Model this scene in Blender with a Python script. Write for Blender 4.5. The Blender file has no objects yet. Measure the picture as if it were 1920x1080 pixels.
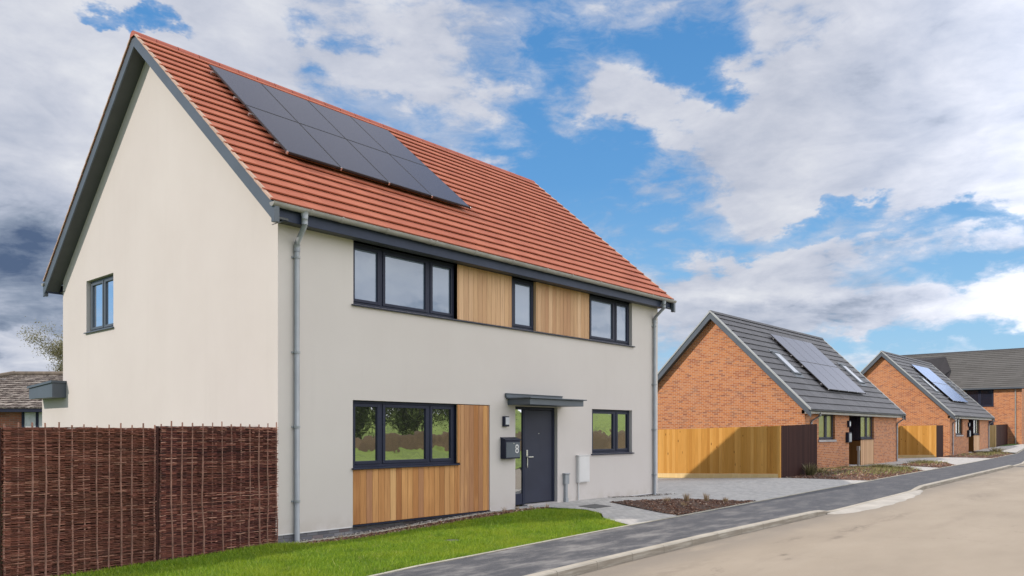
import bpy, bmesh, math, random
import numpy as np
from mathutils import Vector, Matrix
random.seed(7); rng = np.random.default_rng(7)
D = bpy.data; SC = bpy.context.scene; COL = SC.collection
R = math.radians

# ------------------------------------------------------------------ node helpers
class X:
    """tiny expression wrapper so node maths reads like maths"""
    def __init__(s, nt, sock): s.nt = nt; s.s = sock
    def _m(s, op, *a, clamp=False):
        n = s.nt.nodes.new('ShaderNodeMath'); n.operation = op; n.use_clamp = clamp
        for i, v in enumerate((s,) + a):
            if isinstance(v, X): s.nt.links.new(v.s, n.inputs[i])
            else: n.inputs[i].default_value = v
        return X(s.nt, n.outputs[0])
    def __add__(s, o): return s._m('ADD', o)
    __radd__ = __add__
    def __sub__(s, o): return s._m('SUBTRACT', o)
    def __rsub__(s, o): return (s * -1.0) + o
    def __mul__(s, o): return s._m('MULTIPLY', o)
    __rmul__ = __mul__
    def __truediv__(s, o): return s._m('DIVIDE', o)
    def floor(s): return s._m('FLOOR')
    def abs(s): return s._m('ABSOLUTE')
    def clamp(s): return s._m('ADD', 0.0, clamp=True)
    def gt(s, o): return s._m('GREATER_THAN', o)
    def exp(s): return s._m('EXPONENT')
    def max(s, o): return s._m('MAXIMUM', o)
    def min(s, o): return s._m('MINIMUM', o)
    def smooth(s, a, b):
        n = s.nt.nodes.new('ShaderNodeMapRange'); n.interpolation_type = 'SMOOTHSTEP'
        s.nt.links.new(s.s, n.inputs[0]); n.inputs[1].default_value = a; n.inputs[2].default_value = b
        return X(s.nt, n.outputs[0])

def newmat(name):
    m = D.materials.new(name); m.use_nodes = True; nt = m.node_tree; nt.nodes.clear()
    out = nt.nodes.new('ShaderNodeOutputMaterial'); b = nt.nodes.new('ShaderNodeBsdfPrincipled')
    nt.links.new(b.outputs[0], out.inputs[0]); return m, nt, b, out
def pos(nt):
    g = nt.nodes.new('ShaderNodeNewGeometry'); s = nt.nodes.new('ShaderNodeSeparateXYZ')
    nt.links.new(g.outputs['Position'], s.inputs[0])
    return g, X(nt, s.outputs[0]), X(nt, s.outputs[1]), X(nt, s.outputs[2])
def comb(nt, x, y, z=0.0):
    c = nt.nodes.new('ShaderNodeCombineXYZ')
    for i, v in enumerate((x, y, z)):
        if isinstance(v, X): nt.links.new(v.s, c.inputs[i])
        else: c.inputs[i].default_value = v
    return c.outputs[0]
def noise(nt, vec, scale, detail=4, rough=.55, dist=0.0, color=False):
    n = nt.nodes.new('ShaderNodeTexNoise'); n.inputs['Scale'].default_value = scale
    n.inputs['Detail'].default_value = detail; n.inputs['Roughness'].default_value = rough
    n.inputs['Distortion'].default_value = dist
    if vec is not None: nt.links.new(vec, n.inputs['Vector'])
    return n.outputs['Color'] if color else X(nt, n.outputs['Fac'])
def wnoise(nt, vec):
    n = nt.nodes.new('ShaderNodeTexWhiteNoise'); n.noise_dimensions = '3D'; nt.links.new(vec, n.inputs['Vector'])
    return X(nt, n.outputs['Value'])
def ramp(nt, fac, stops, interp='LINEAR'):
    r = nt.nodes.new('ShaderNodeValToRGB'); r.color_ramp.interpolation = interp
    e = r.color_ramp.elements
    while len(e) < len(stops): e.new(.5)
    for k, (p, c) in enumerate(stops): e[k].position = p; e[k].color = (*c, 1)
    nt.links.new(fac.s, r.inputs[0]); return r.outputs[0]
def mixc(nt, fac, a, b, mode='MIX'):
    n = nt.nodes.new('ShaderNodeMix'); n.data_type = 'RGBA'; n.blend_type = mode
    if isinstance(fac, X): nt.links.new(fac.s, n.inputs[0])
    else: n.inputs[0].default_value = fac
    for i, v in ((6, a), (7, b)):
        if isinstance(v, (tuple, list)): n.inputs[i].default_value = (*v, 1)
        else: nt.links.new(v, n.inputs[i])
    return n.outputs[2]
def bump(nt, b, h, strength=.3, dist=.01):
    n = nt.nodes.new('ShaderNodeBump'); n.inputs['Strength'].default_value = strength
    n.inputs['Distance'].default_value = dist; nt.links.new(h.s, n.inputs['Height'])
    nt.links.new(n.outputs[0], b.inputs['Normal'])
def setc(nt, b, c):
    if isinstance(c, (tuple, list)): b.inputs['Base Color'].default_value = (*c, 1)
    else: nt.links.new(c, b.inputs['Base Color'])

def pm(name, base, rough=.6, var=.12, vs=2.0, bs=0, bd=.002, metal=0, fine=0, spec=.5):
    """plain paint / plastic / metal with broad tonal variation and optional grain"""
    m, nt, b, o = newmat(name); g, x, y, z = pos(nt)
    P = g.outputs['Position']
    n = noise(nt, P, vs, 5, .6)
    lo = tuple(c * (1 - var) for c in base); hi = tuple(min(1, c * (1 + var)) for c in base)
    c = ramp(nt, n, [(.3, lo), (.7, hi)])
    if fine:
        f = noise(nt, P, 90, 2, .7); c = mixc(nt, f.smooth(.45, .65) * fine, c, tuple(q * .55 for q in base))
    setc(nt, b, c); b.inputs['Roughness'].default_value = rough; b.inputs['Metallic'].default_value = metal; b.inputs['Specular IOR Level'].default_value = spec
    if bs: bump(nt, b, noise(nt, P, bs, 3, .6), .5, bd)
    return m

def facecoord(nt):
    """distance along a vertical wall (whichever way it faces) and height"""
    g, x, y, z = pos(nt)
    s = nt.nodes.new('ShaderNodeSeparateXYZ'); nt.links.new(g.outputs['True Normal'], s.inputs[0])
    k = X(nt, s.outputs[0]).abs().gt(.5)
    return g, x * (1.0 - k) + y * k, z

def mat_render():
    m, nt, b, o = newmat('cream_render'); g, x, y, z = pos(nt); P = g.outputs['Position']
    n = noise(nt, P, .45, 6, .6)
    c = ramp(nt, n, [(.3, (.565, .52, .49)), (.55, (.59, .547, .517)), (.75, (.61, .567, .537))])
    st = noise(nt, comb(nt, x * 5.0, y * 5.0, z * .25), 1.0, 4, .6)
    c = mixc(nt, st.smooth(.52, .8) * .07, c, (.40, .37, .33))
    low = (1.0 - z.smooth(-.05, .35)) * noise(nt, P, 3, 4).smooth(.4, .6) * .35
    c = mixc(nt, low, c, (.42, .37, .30))
    setc(nt, b, c); b.inputs['Roughness'].default_value = .92
    bump(nt, b, noise(nt, P, 160, 3, .7), .35, .002); return m

def mat_brick(name, cols, mortar, L=.225, H=.075, dark=.12):
    m, nt, b, o = newmat(name); g, s, z = facecoord(nt)
    row = (z / H).floor(); off = (row * .5); off = off - off.floor()
    u = s / L + off; ci = u.floor(); fu = u - ci; fz = z / H - row
    rnd = wnoise(nt, comb(nt, ci, row, 3.0)); rnd2 = wnoise(nt, comb(nt, ci, row, 9.0))
    mu = .010 / L; mz = .010 / H
    jit = noise(nt, g.outputs['Position'], 25, 2) * .35
    inb = fu.smooth(mu * .3, mu) * (1.0 - fu.smooth(1 - mu, 1 - mu * .3)) * fz.smooth(mz * .3, mz * 1.1) * (1.0 - fz.smooth(1 - mz * .7, 1.0))
    c = ramp(nt, rnd, [(0, cols[0]), (.35, cols[1]), (.7, cols[2]), (1, cols[3])])
    c = mixc(nt, rnd2.gt(1 - dark) * .42, c, (.13, .06, .05))
    sp = noise(nt, g.outputs['Position'], 40, 4, .7); c = mixc(nt, sp.smooth(.5, .75) * .35, c, cols[0])
    big = noise(nt, g.outputs['Position'], .5, 3, .5); c = mixc(nt, big.smooth(.5, .75) * .15, c, (.50, .28, .18))
    c = mixc(nt, inb, mortar, c)
    setc(nt, b, c); b.inputs['Roughness'].default_value = .9
    bump(nt, b, inb * 1.0 + jit * .2, .6, .006); return m

def mat_boards(name, W, cols, grain=(.3, 1), knots=0.0, rough=.7, seed=1.0, green=0):
    m, nt, b, o = newmat(name); g, s, z = facecoord(nt)
    ci = (s / W).floor(); rnd = wnoise(nt, comb(nt, ci, seed, 0.0))
    c = ramp(nt, rnd, [(i / (len(cols) - 1), q) for i, q in enumerate(cols)])
    gr = noise(nt, comb(nt, s * 45.0, z * 1.1 + rnd * 30.0, ci), 1.0, 5, .65, .6)
    c = mixc(nt, gr.smooth(.42, .72) * grain[0], c, tuple(q * .45 for q in cols[0]))
    st = noise(nt, comb(nt, s * 6.0 + rnd * 9.0, z * .8, ci), 1.0, 3)
    c = mixc(nt, st.smooth(.5, .8) * .35, c, tuple(min(1, q * 1.35) for q in cols[-1]))
    if knots:
        v = nt.nodes.new('ShaderNodeTexVoronoi'); v.inputs['Scale'].default_value = 1.0
        nt.links.new(comb(nt, s * 5.5, z * 2.3, 0.0), v.inputs['Vector'])
        k = 1.0 - X(nt, v.outputs['Distance']).smooth(.06, .17)
        kk = noise(nt, comb(nt, s, z, 0.0), 3.0, 2).smooth(.45, .55)
        c = mixc(nt, k * kk * knots, c, (.12, .05, .015))
    setc(nt, b, c); b.inputs['Roughness'].default_value = rough; b.inputs['Specular IOR Level'].default_value = .12
    bump(nt, b, gr, .25, .003); return m

def mat_glass(name, fac, base, wob=.004, tint=(.9, .93, .95), fm=1.6, gr=.012):
    m, nt, b, o = newmat(name); g, x, y, z = pos(nt)
    gl = nt.nodes.new('ShaderNodeBsdfGlossy'); gl.inputs['Roughness'].default_value = gr; gl.inputs['Color'].default_value = (*tint, 1)
    n = nt.nodes.new('ShaderNodeBump'); n.inputs['Distance'].default_value = wob; n.inputs['Strength'].default_value = .6
    nt.links.new(noise(nt, g.outputs['Position'], 2.2, 2, .4).s, n.inputs['Height']); nt.links.new(n.outputs[0], gl.inputs['Normal'])
    b.inputs['Base Color'].default_value = (*base, 1); b.inputs['Roughness'].default_value = .25; b.inputs['Specular IOR Level'].default_value = .25
    lw = nt.nodes.new('ShaderNodeFresnel'); lw.inputs[0].default_value = 1.5
    f = (X(nt, lw.outputs[0]) * fm + fac).min(.95)
    mx = nt.nodes.new('ShaderNodeMixShader'); nt.links.new(f.s, mx.inputs[0]); nt.links.new(b.outputs[0], mx.inputs[1]); nt.links.new(gl.outputs[0], mx.inputs[2])
    nt.links.new(mx.outputs[0], o.inputs[0]); return m

def mat_tile(name, cols, rough=.75, moss=0, W=.33):
    m, nt, b, o = newmat(name); g, x, y, z = pos(nt); P = g.outputs['Position']
    a = nt.nodes.new('ShaderNodeAttribute'); a.attribute_name = 'tone'
    t = X(nt, a.outputs['Fac'])
    c = ramp(nt, t, [(0, cols[0]), (.5, cols[1]), (1, cols[2])])
    n = noise(nt, P, 1.1, 5, .6); c = mixc(nt, n.smooth(.45, .75) * .3, c, tuple(q * .7 for q in cols[0]))
    n2 = noise(nt, P, 55, 3, .7); c = mixc(nt, n2.smooth(.5, .7) * .22, c, tuple(min(1, q * 1.5) for q in cols[2]))
    if moss:
        n3 = noise(nt, P, 9, 3, .7); c = mixc(nt, n3.smooth(.52, .6) * moss, c, (.5, .45, .38))
    setc(nt, b, c); b.inputs['Roughness'].default_value = rough
    bump(nt, b, noise(nt, P, 120, 3, .6), .3, .002); return m

def mat_weave():
    m, nt, b, o = newmat('woven_twig'); g, x, y, z = pos(nt)
    a = nt.nodes.new('ShaderNodeAttribute'); a.attribute_name = 'tone'
    t = X(nt, a.outputs['Fac'])
    c = ramp(nt, t, [(0, (.022, .006, .006)), (.4, (.115, .030, .022)), (.75, (.25, .080, .052)), (1, (.50, .27, .19))])
    n = noise(nt, comb(nt, x * 1.0, y * 1.0, z * 3.0), 1.3, 3); c = mixc(nt, n.smooth(.4, .7) * .35, c, (.16, .062, .032)); c = mixc(nt, (1.0 - x.smooth(-2.1, -1.9)) * .3, c, (.17, .066, .032))
    n2 = noise(nt, comb(nt, x * 12.0, y * 12.0, z * 60.0), 1.0, 3, .7); c = mixc(nt, n2.smooth(.55, .75) * .35, c, (.26, .15, .10))
    setc(nt, b, c); b.inputs['Roughness'].default_value = .7; return m

def mat_grass():
    m, nt, b, o = newmat('lawn_blades'); g, x, y, z = pos(nt)
    a = nt.nodes.new('ShaderNodeAttribute'); a.attribute_name = 'tone'; t = X(nt, a.outputs['Fac'])
    c = ramp(nt, t, [(0, (.12, .24, .012)), (.5, (.23, .37, .018)), (.93, (.38, .50, .03)), (1, (.6, .56, .2))])
    n = noise(nt, g.outputs['Position'], .9, 4); c = mixc(nt, n.smooth(.4, .7) * .5, c, (.40, .46, .03)); nd = noise(nt, g.outputs['Position'], 2.6, 5, .65); c = mixc(nt, nd.smooth(.5, .72) * .5, c, (.075, .17, .012)); c = mixc(nt, noise(nt, g.outputs['Position'], 5.5, 3, .6).smooth(.62, .74) * .5, c, (.42, .38, .12))
    setc(nt, b, c); b.inputs['Roughness'].default_value = .55
    tr = nt.nodes.new('ShaderNodeBsdfTranslucent'); nt.links.new(c, tr.inputs[0])
    mx = nt.nodes.new('ShaderNodeMixShader'); mx.inputs[0].default_value = .4
    nt.links.new(b.outputs[0], mx.inputs[1]); nt.links.new(tr.outputs[0], mx.inputs[2]); nt.links.new(mx.outputs[0], o.inputs[0])
    return m

def mat_asphalt():
    m, nt, b, o = newmat('footpath_asphalt'); g, x, y, z = pos(nt); P = g.outputs['Position']
    f = noise(nt, P, 110, 2, .8); c = ramp(nt, f, [(.3, (.036, .038, .045)), (.55, (.072, .075, .085)), (.75, (.20, .20, .205))])
    n = noise(nt, comb(nt, x * .8, y * 2.2, 0.0), 1.2, 6, .65); near = 1.0 - x.smooth(2.0, 16.0)
    c = mixc(nt, n.smooth(.42, .72) * (near * .6 + .18), c, (.30, .29, .275))
    n2 = noise(nt, P, 5, 5, .7); c = mixc(nt, n2.smooth(.55, .7) * .25, c, (.28, .26, .24))
    setc(nt, b, c); b.inputs['Roughness'].default_value = .85; bump(nt, b, f, .6, .004); return m

STAINS = [(8.4, -6.1, .75, .16, 1.0), (7.0, -6.25, .45, .09, .8), (4.6, -6.3, .16, .05, 1.1), (4.3, -6.5, .14, .05, 1.0), (11.0, -6.1, 1.3, .13, .7), (6.2, -5.75, .7, .12, .6), (2.2, -5.7, 1.5, .2, .4), (18, -6.4, 2.5, .3, .4), (24, -5.6, 3.0, .3, .4)]
def mat_road():
    m, nt, b, o = newmat('road_buff'); g, x, y, z = pos(nt); P = g.outputs['Position']
    n = noise(nt, comb(nt, x * .35, y * .8, 0.0), 1.0, 7, .6)
    c = ramp(nt, n, [(.25, (.265, .220, .165)), (.5, (.315, .263, .198)), (.75, (.36, .303, .232))])
    f = noise(nt, P, 85, 3, .75); c = mixc(nt, f.smooth(.5, .75) * .35, c, (.24, .20, .165))
    # dusty grey channel beside the kerb
    ch = (y + 5.2 - (x * .02)).smooth(-.8, .15); chn = noise(nt, comb(nt, x * .5, y * 1.5, 1.0), 1.2, 5, .6)
    c = mixc(nt, ch * chn.smooth(.2, .55) * .75, c, (.17, .15, .125))
    bl_ = None
    for (bx, by, rx, ry, wt) in STAINS:
        a = (x - bx) / rx; q = (y - by) / ry; e = ((a * a + q * q) * -1.0).exp() * wt; bl_ = e if bl_ is None else bl_ + e
    bn = noise(nt, comb(nt, x * 2.2, y * 6.0, 9.0), 1.0, 6, .7).smooth(.38, .62); c = mixc(nt, (bl_ * bn).clamp() * .8, c, (.11, .085, .062))
    ck = nt.nodes.new('ShaderNodeTexVoronoi'); ck.feature = 'DISTANCE_TO_EDGE'; ck.inputs['Scale'].default_value = .28; nt.links.new(comb(nt, x + noise(nt, P, 2.0, 4) * 1.2, y + noise(nt, P, 2.5, 4) * 1.2, 0.0), ck.inputs['Vector'])
    c = mixc(nt, (1.0 - X(nt, ck.outputs['Distance']).smooth(.0, .006)) * noise(nt, P, .4, 3).smooth(.5, .6) * .45, c, (.13, .105, .08))
    # tyre swept and stained patches stretched along the road
    s = noise(nt, comb(nt, x * .45 + 4.0, y * 2.4, 2.0), .8, 6, .6); c = mixc(nt, s.smooth(.56, .78) * .30, c, (.19, .155, .12)); sp = noise(nt, comb(nt, x * 1.1, y * 5.0, 5.0), 1.0, 5, .65); c = mixc(nt, sp.smooth(.66, .74) * .45, c, (.13, .105, .085)); fl = noise(nt, P, 300, 2, .8); c = mixc(nt, fl.smooth(.35, .7) * .25, c, (.5, .43, .35))
    tr = noise(nt, comb(nt, x * .08, y * 3.0, 7.0), 1.0, 4, .55); c = mixc(nt, tr.smooth(.5, .75) * .25, c, (.34, .28, .21))
    setc(nt, b, c); b.inputs['Roughness'].default_value = .9; bump(nt, b, f, .4, .004); return m

def mat_paving(name='block_paving', L=.2, H=.1):
    m, nt, b, o = newmat(name); g, x, y, z = pos(nt)
    row = (y / H).floor(); off = row * .5; off = off - off.floor(); u = x / L + off; ci = u.floor(); fu = u - ci; fz = y / H - row
    r = wnoise(nt, comb(nt, ci, row, 0.0)); inb = fu.smooth(.01, .04) * (1.0 - fu.smooth(.96, .99)) * fz.smooth(.02, .07) * (1.0 - fz.smooth(.93, .98))
    c = ramp(nt, r, [(0, (.38, .37, .355)), (.5, (.45, .44, .42)), (1, (.52, .505, .48))])
    n = noise(nt, g.outputs['Position'], .8, 6, .6); c = mixc(nt, n.smooth(.4, .7) * .4, c, (.56, .54, .50))
    f = noise(nt, g.outputs['Position'], 70, 2, .7); c = mixc(nt, f.smooth(.5, .75) * .3, c, (.16, .155, .15))
    c = mixc(nt, inb, (.27, .255, .235), c)
    setc(nt, b, c); b.inputs['Roughness'].default_value = .88; bump(nt, b, inb, .4, .004); return m

def mat_conc(name, base=(.42, .39, .34), joint=0):
    m, nt, b, o = newmat(name); g, x, y, z = pos(nt); P = g.outputs['Position']
    n = noise(nt, P, 1.5, 6, .65); c = ramp(nt, n, [(.3, tuple(q * .72 for q in base)), (.6, base), (.8, tuple(q * 1.2 for q in base))])
    f = noise(nt, P, 80, 3, .7); c = mixc(nt, f.smooth(.5, .75) * .35, c, tuple(q * .5 for q in base))
    if joint:
        u = x / joint; u = u - u.floor(); j = u.smooth(0, .012) * (1.0 - u.smooth(.988, 1)); c = mixc(nt, j, (.12, .11, .09), c)
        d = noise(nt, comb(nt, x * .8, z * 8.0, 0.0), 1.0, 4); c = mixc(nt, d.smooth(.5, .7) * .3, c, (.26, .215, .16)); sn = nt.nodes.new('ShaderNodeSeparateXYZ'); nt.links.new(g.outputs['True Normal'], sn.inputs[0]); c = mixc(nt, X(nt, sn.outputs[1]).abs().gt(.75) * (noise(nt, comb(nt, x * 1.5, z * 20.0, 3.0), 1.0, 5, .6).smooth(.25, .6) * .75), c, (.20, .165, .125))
    setc(nt, b, c); b.inputs['Roughness'].default_value = .9; bump(nt, b, f, .4, .003); return m

def mat_tone(name, stops, rough=.85):
    m, nt, b, o = newmat(name); a = nt.nodes.new('ShaderNodeAttribute'); a.attribute_name = 'tone'
    c = ramp(nt, X(nt, a.outputs['Fac']), stops); setc(nt, b, c); b.inputs['Roughness'].default_value = rough; return m

def mat_leaf(name, stops, trans=.3):
    m = mat_tone(name, stops, .6); nt = m.node_tree; o = [n for n in nt.nodes if n.type == 'OUTPUT_MATERIAL'][0]; b = [n for n in nt.nodes if n.type == 'BSDF_PRINCIPLED'][0]
    c = b.inputs['Base Color'].links[0].from_socket
    tr = nt.nodes.new('ShaderNodeBsdfTranslucent'); nt.links.new(c, tr.inputs[0]); mx = nt.nodes.new('ShaderNodeMixShader'); mx.inputs[0].default_value = trans
    nt.links.new(b.outputs[0], mx.inputs[1]); nt.links.new(tr.outputs[0], mx.inputs[2]); nt.links.new(mx.outputs[0], o.inputs[0]); return m

def mat_soil(name, a, b_, c_):
    m, nt, b, o = newmat(name); g, x, y, z = pos(nt); P = g.outputs['Position']
    n = noise(nt, P, 14, 6, .7); c = ramp(nt, n, [(.3, a), (.55, b_), (.75, c_)]); c = mixc(nt, noise(nt, P, .22, 5, .65).smooth(.42, .62) * .55, c, tuple(q * .6 for q in a)); setc(nt, b, c); b.inputs['Roughness'].default_value = .95
    bump(nt, b, n, .8, .03); return m

M = {}
def build_mats():
    M['render'] = mat_render()
    M['brick'] = mat_brick('orange_brick', [(.33, .105, .042), (.46, .165, .055), (.53, .205, .070), (.47, .20, .09)], (.54, .41, .31), dark=.12)
    M['brick_near'] = mat_brick('old_red_brick', [(.30, .095, .06), (.38, .13, .075), (.42, .15, .09), (.38, .14, .09)], (.30, .24, .20))
    M['plinth'] = mat_brick('grey_plinth_brick', [(.10, .10, .115), (.17, .17, .185), (.24, .235, .24), (.14, .14, .16)], (.12, .115, .11), .215, .075, .2)
    M['slate'] = pm('slate_grey_trim', (.078, .096, .118), .45, .12, 1.5)
    M['dark'] = pm('anthracite_frame', (.020, .024, .046), .5, .12, 2, spec=.22)
    M['fascia'] = pm('navy_grey_fascia', (.030, .040, .072), .5, .15, 1.5, spec=.25)
    M['soffit'] = pm('soffit_board', (.07, .075, .078), .6, .15, 1.2)
    M['gutter'] = pm('grey_gutter', (.30, .29, .265), .42, .2, 2.5)
    M['pipe'] = pm('grey_downpipe', (.30, .32, .34), .4, .12, 3)
    M['door'] = pm('door_grey', (.030, .034, .056), .5, .1, 2, 60, .001, spec=.25)
    M['steel'] = pm('brushed_steel', (.62, .62, .62), .28, .05, 4, metal=1)
    M['white'] = pm('white_box', (.66, .65, .64), .5, .06, 2)
    M['lens'] = pm('frosted_lens', (.55, .56, .60), .3, .05, 4)
    M['blind'] = pm('pale_blind', (.5, .5, .48), .8, .05, 2)
    M['cedar'] = mat_boards('cedar_boards', .135, [(.36, .155, .06), (.56, .285, .105), (.42, .21, .11), (.70, .42, .19), (.44, .19, .065), (.60, .31, .12), (.38, .19, .10), (.66, .37, .15)], (.35, 1))
    M['cedar_up'] = mat_boards('pale_cedar_boards', .135, [(.46, .26, .145), (.60, .38, .215), (.50, .30, .17), (.70, .47, .29), (.55, .33, .18)], (.35, 1), seed=5.0)
    M['fence'] = mat_boards('orange_fence_boards', .125, [(.46, .215, .045), (.56, .28, .065), (.50, .245, .052), (.66, .36, .10), (.53, .262, .058)], (.3, 1), knots=.75, seed=2.0)
    M['fence_pale'] = mat_boards('pale_fence_rail', .2, [(.66, .48, .22), (.72, .54, .27)], (.2, 1), seed=3.0)
    M['fence_dark'] = mat_boards('brown_fence_boards', .12, [(.036, .016, .015), (.060, .026, .022), (.046, .020, .018)], (.4, 1), seed=4.0)
    M['brown_clad'] = mat_boards('brown_cladding', .12, [(.15, .07, .02), (.18, .085, .025)], (.3, 1), seed=6.0)
    M['tile_red'] = mat_tile('red_clay_tile', [(.36, .098, .052), (.40, .116, .062), (.44, .136, .074)])
    M['ridge_red'] = mat_tile('red_ridge_tile', [(.32, .08, .05), (.37, .095, .06), (.40, .11, .07)])
    M['verge_red'] = pm('verge_terracotta', (.48, .33, .25), .7, .15, 3)
    M['tile_grey'] = mat_tile('grey_concrete_tile', [(.058, .058, .066), (.074, .074, .083), (.09, .09, .10)], .6)
    M['tile_far'] = mat_tile('far_grey_tile', [(.088, .085, .080), (.10, .097, .092), (.112, .108, .103)], .8)
    M['tile_old'] = mat_tile('old_mottled_tile', [(.035, .025, .022), (.14, .11, .095), (.40, .36, .32)], .9, .3)
    M['verge_grey'] = pm('verge_pale_grey', (.36, .38, .38), .6, .12, 3)
    M['glass_up'] = mat_glass('upper_window_glass', .09, (.11, .145, .20), .003, fm=.7, tint=(.8, .88, 1))
    M['glass_low'] = mat_glass('lower_window_glass', .42, (.012, .014, .012), .006)
    M['glass_lit'] = mat_glass('bungalow_glass', .05, (.20, .17, .06), .004, fm=.8)
    M['glass_dark'] = mat_glass('dark_glass', .03, (.012, .016, .03), .002, (.6, .75, 1), fm=.5)
    M['pv'] = mat_glass('solar_glass', .0, (.015, .016, .030), 0, (.55, .60, .85), fm=.30, gr=.32)
    M['pv_blue'] = mat_glass('solar_glass_blue', .10, (.11, .18, .36), 0, (.55, .72, 1), fm=.4, gr=.25)
    M['pv_mid'] = mat_glass('solar_glass_pale', .01, (.028, .030, .040), 0, (.62, .65, .78), fm=.4, gr=.32)
    M['pv_frame'] = pm('solar_frame', (.020, .020, .024), .4, .1, 3)
    M['skylight'] = mat_glass('skylight_glass', .2, (.30, .31, .33), 0, fm=.6)
    M['weave'] = mat_weave(); M['grass'] = mat_grass()
    M['stake'] = pm('hazel_stake', (.25, .13, .095), .8, .35, 9)
    M['asphalt'] = mat_asphalt(); M['road'] = mat_road(); M['paving'] = mat_paving()
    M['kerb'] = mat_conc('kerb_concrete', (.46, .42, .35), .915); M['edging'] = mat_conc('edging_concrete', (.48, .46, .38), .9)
    M['slab'] = mat_conc('dropped_kerb_concrete', (.47, .44, .39)); M['step'] = mat_conc('door_step', (.46, .43, .42))
    M['soil'] = mat_soil('bed_soil', (.045, .024, .015), (.095, .052, .034), (.19, .125, .085))
    M['base'] = mat_soil('field_soil', (.06, .09, .02), (.09, .14, .03), (.13, .19, .045))
    M['turf'] = mat_soil('turf_underlay', (.05, .10, .012), (.08, .16, .018), (.12, .22, .025))
    M['chips'] = mat_tone('bark_chips', [(0, (.05, .020, .012)), (.5, (.15, .066, .038)), (.85, (.27, .145, .09)), (1, (.48, .39, .31))])
    M['gravel'] = mat_tone('gravel_stones', [(0, (.12, .10, .09)), (.5, (.28, .25, .22)), (1, (.55, .52, .48))])
    M['dry'] = mat_leaf('dry_stem', [(0, (.30, .19, .10)), (1, (.62, .48, .31))])
    M['green'] = mat_leaf('shrub_leaf', [(0, (.07, .06, .03)), (.5, (.15, .14, .05)), (1, (.34, .28, .15))])
    M['weed'] = mat_leaf('weed_leaf', [(0, (.10, .11, .03)), (.5, (.22, .23, .06)), (1, (.42, .38, .16))])
    M['wing_shade'] = pm('shaded_wing_slope', (.028, .025, .028), .9, .1, 2)  # shade of the far cross roof put into a near-black colour
    M['leaf'] = mat_leaf('willow_leaf', [(0, (.03, .05, .012)), (.6, (.08, .12, .028)), (1, (.24, .29, .08))])
    M['twig'] = mat_leaf('spring_twig', [(0, (.16, .14, .08)), (1, (.34, .33, .16))])
    M['bark'] = pm('tree_bark', (.16, .13, .10), .9, .3, 4, 20, .02)
    M['iron'] = pm('cast_iron', (.09, .09, .09), .6, .2, 6, 60, .003)
    M['curtain'] = pm('net_curtain', (.62, .63, .64), .8, .15, 6)
build_mats()

# ------------------------------------------------------------------ geometry helpers
class MB:
    def __init__(s): s.v = []; s.f = []; s.t = []
    def face(s, pts, tone=None):
        n = len(s.v); s.v += [tuple(p) for p in pts]; s.f.append(tuple(range(n, n + len(pts)))); s.t.append(.5 if tone is None else tone)
    def hexa(s, p, tone=None):
        """8 points: bottom ring 0-3, top ring 4-7"""
        n = len(s.v); s.v += [tuple(q) for q in p]
        for q in ((0, 3, 2, 1), (4, 5, 6, 7), (0, 1, 5, 4), (1, 2, 6, 5), (2, 3, 7, 6), (3, 0, 4, 7)):
            s.f.append(tuple(n + i for i in q)); s.t.append(.5 if tone is None else tone)
    def box(s, x0, x1, y0, y1, z0, z1, tone=None):
        s.hexa([(x0, y0, z0), (x1, y0, z0), (x1, y1, z0), (x0, y1, z0), (x0, y0, z1), (x1, y0, z1), (x1, y1, z1), (x0, y1, z1)], tone)
    def tube(s, pts, r, n=8, tone=None, cap=True):
        pts = [Vector(p) for p in pts]; rs = r if isinstance(r, (list, tuple)) else [r] * len(pts); rings = []
        for i, p in enumerate(pts):
            d = (pts[min(i + 1, len(pts) - 1)] - pts[max(i - 1, 0)]).normalized()
            a = d.cross(Vector((0, 0, 1)))
            if a.length < .05: a = d.cross(Vector((1, 0, 0)))
            a.normalize(); b = d.cross(a); k = len(s.v)
            for j in range(n):
                q = p + (a * math.cos(2 * math.pi * j / n) + b * math.sin(2 * math.pi * j / n)) * rs[i]; s.v.append(tuple(q))
            rings.append(k)
        for k0, k1 in zip(rings, rings[1:]):
            for j in range(n):
                s.f.append((k0 + j, k0 + (j + 1) % n, k1 + (j + 1) % n, k1 + j)); s.t.append(.5 if tone is None else tone)
        if cap:
            s.f.append(tuple(rings[0] + j for j in range(n))); s.t.append(.5 if tone is None else tone)
            s.f.append(tuple(rings[-1] + j for j in reversed(range(n)))); s.t.append(.5 if tone is None else tone)
    def build(s, name, mat, parent=None, smooth=False, bevel=0, offset=(0, 0, 0)):
        me = D.meshes.new(name); me.from_pydata(s.v, [], s.f); me.update()
        if any(t != .5 for t in s.t):
            a = me.attributes.new('tone', 'FLOAT', 'FACE'); a.data.foreach_set('value', s.t)
        me.materials.append(mat)
        if smooth:
            for p in me.polygons: p.use_smooth = True
        o = D.objects.new(name, me); COL.objects.link(o)
        if parent: o.parent = parent
        if bevel:
            b = o.modifiers.new('bevel', 'BEVEL'); b.width = bevel; b.segments = 2; b.limit_method = 'ANGLE'
        return o
def tag(o, label=None, cat=None, group=None, kind=None):
    for k, v in (('label', label), ('category', cat), ('group', group), ('kind', kind)):
        if v: o[k] = v
    return o
def empty(name, loc, label, cat, group=None):
    o = D.objects.new(name, None); COL.objects.link(o); o.location = loc; o.empty_display_size = .3
    return tag(o, label, cat, group)
class Loc:
    """builds parts in world metres but stores them relative to their thing's base"""
def part(mb, name, mat, root, parent=None, **k):
    rl = root.location; mb.v = [(x - rl.x, y - rl.y, z - rl.z) for x, y, z in mb.v]
    return mb.build(name, mat, parent or root, **k)

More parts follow.
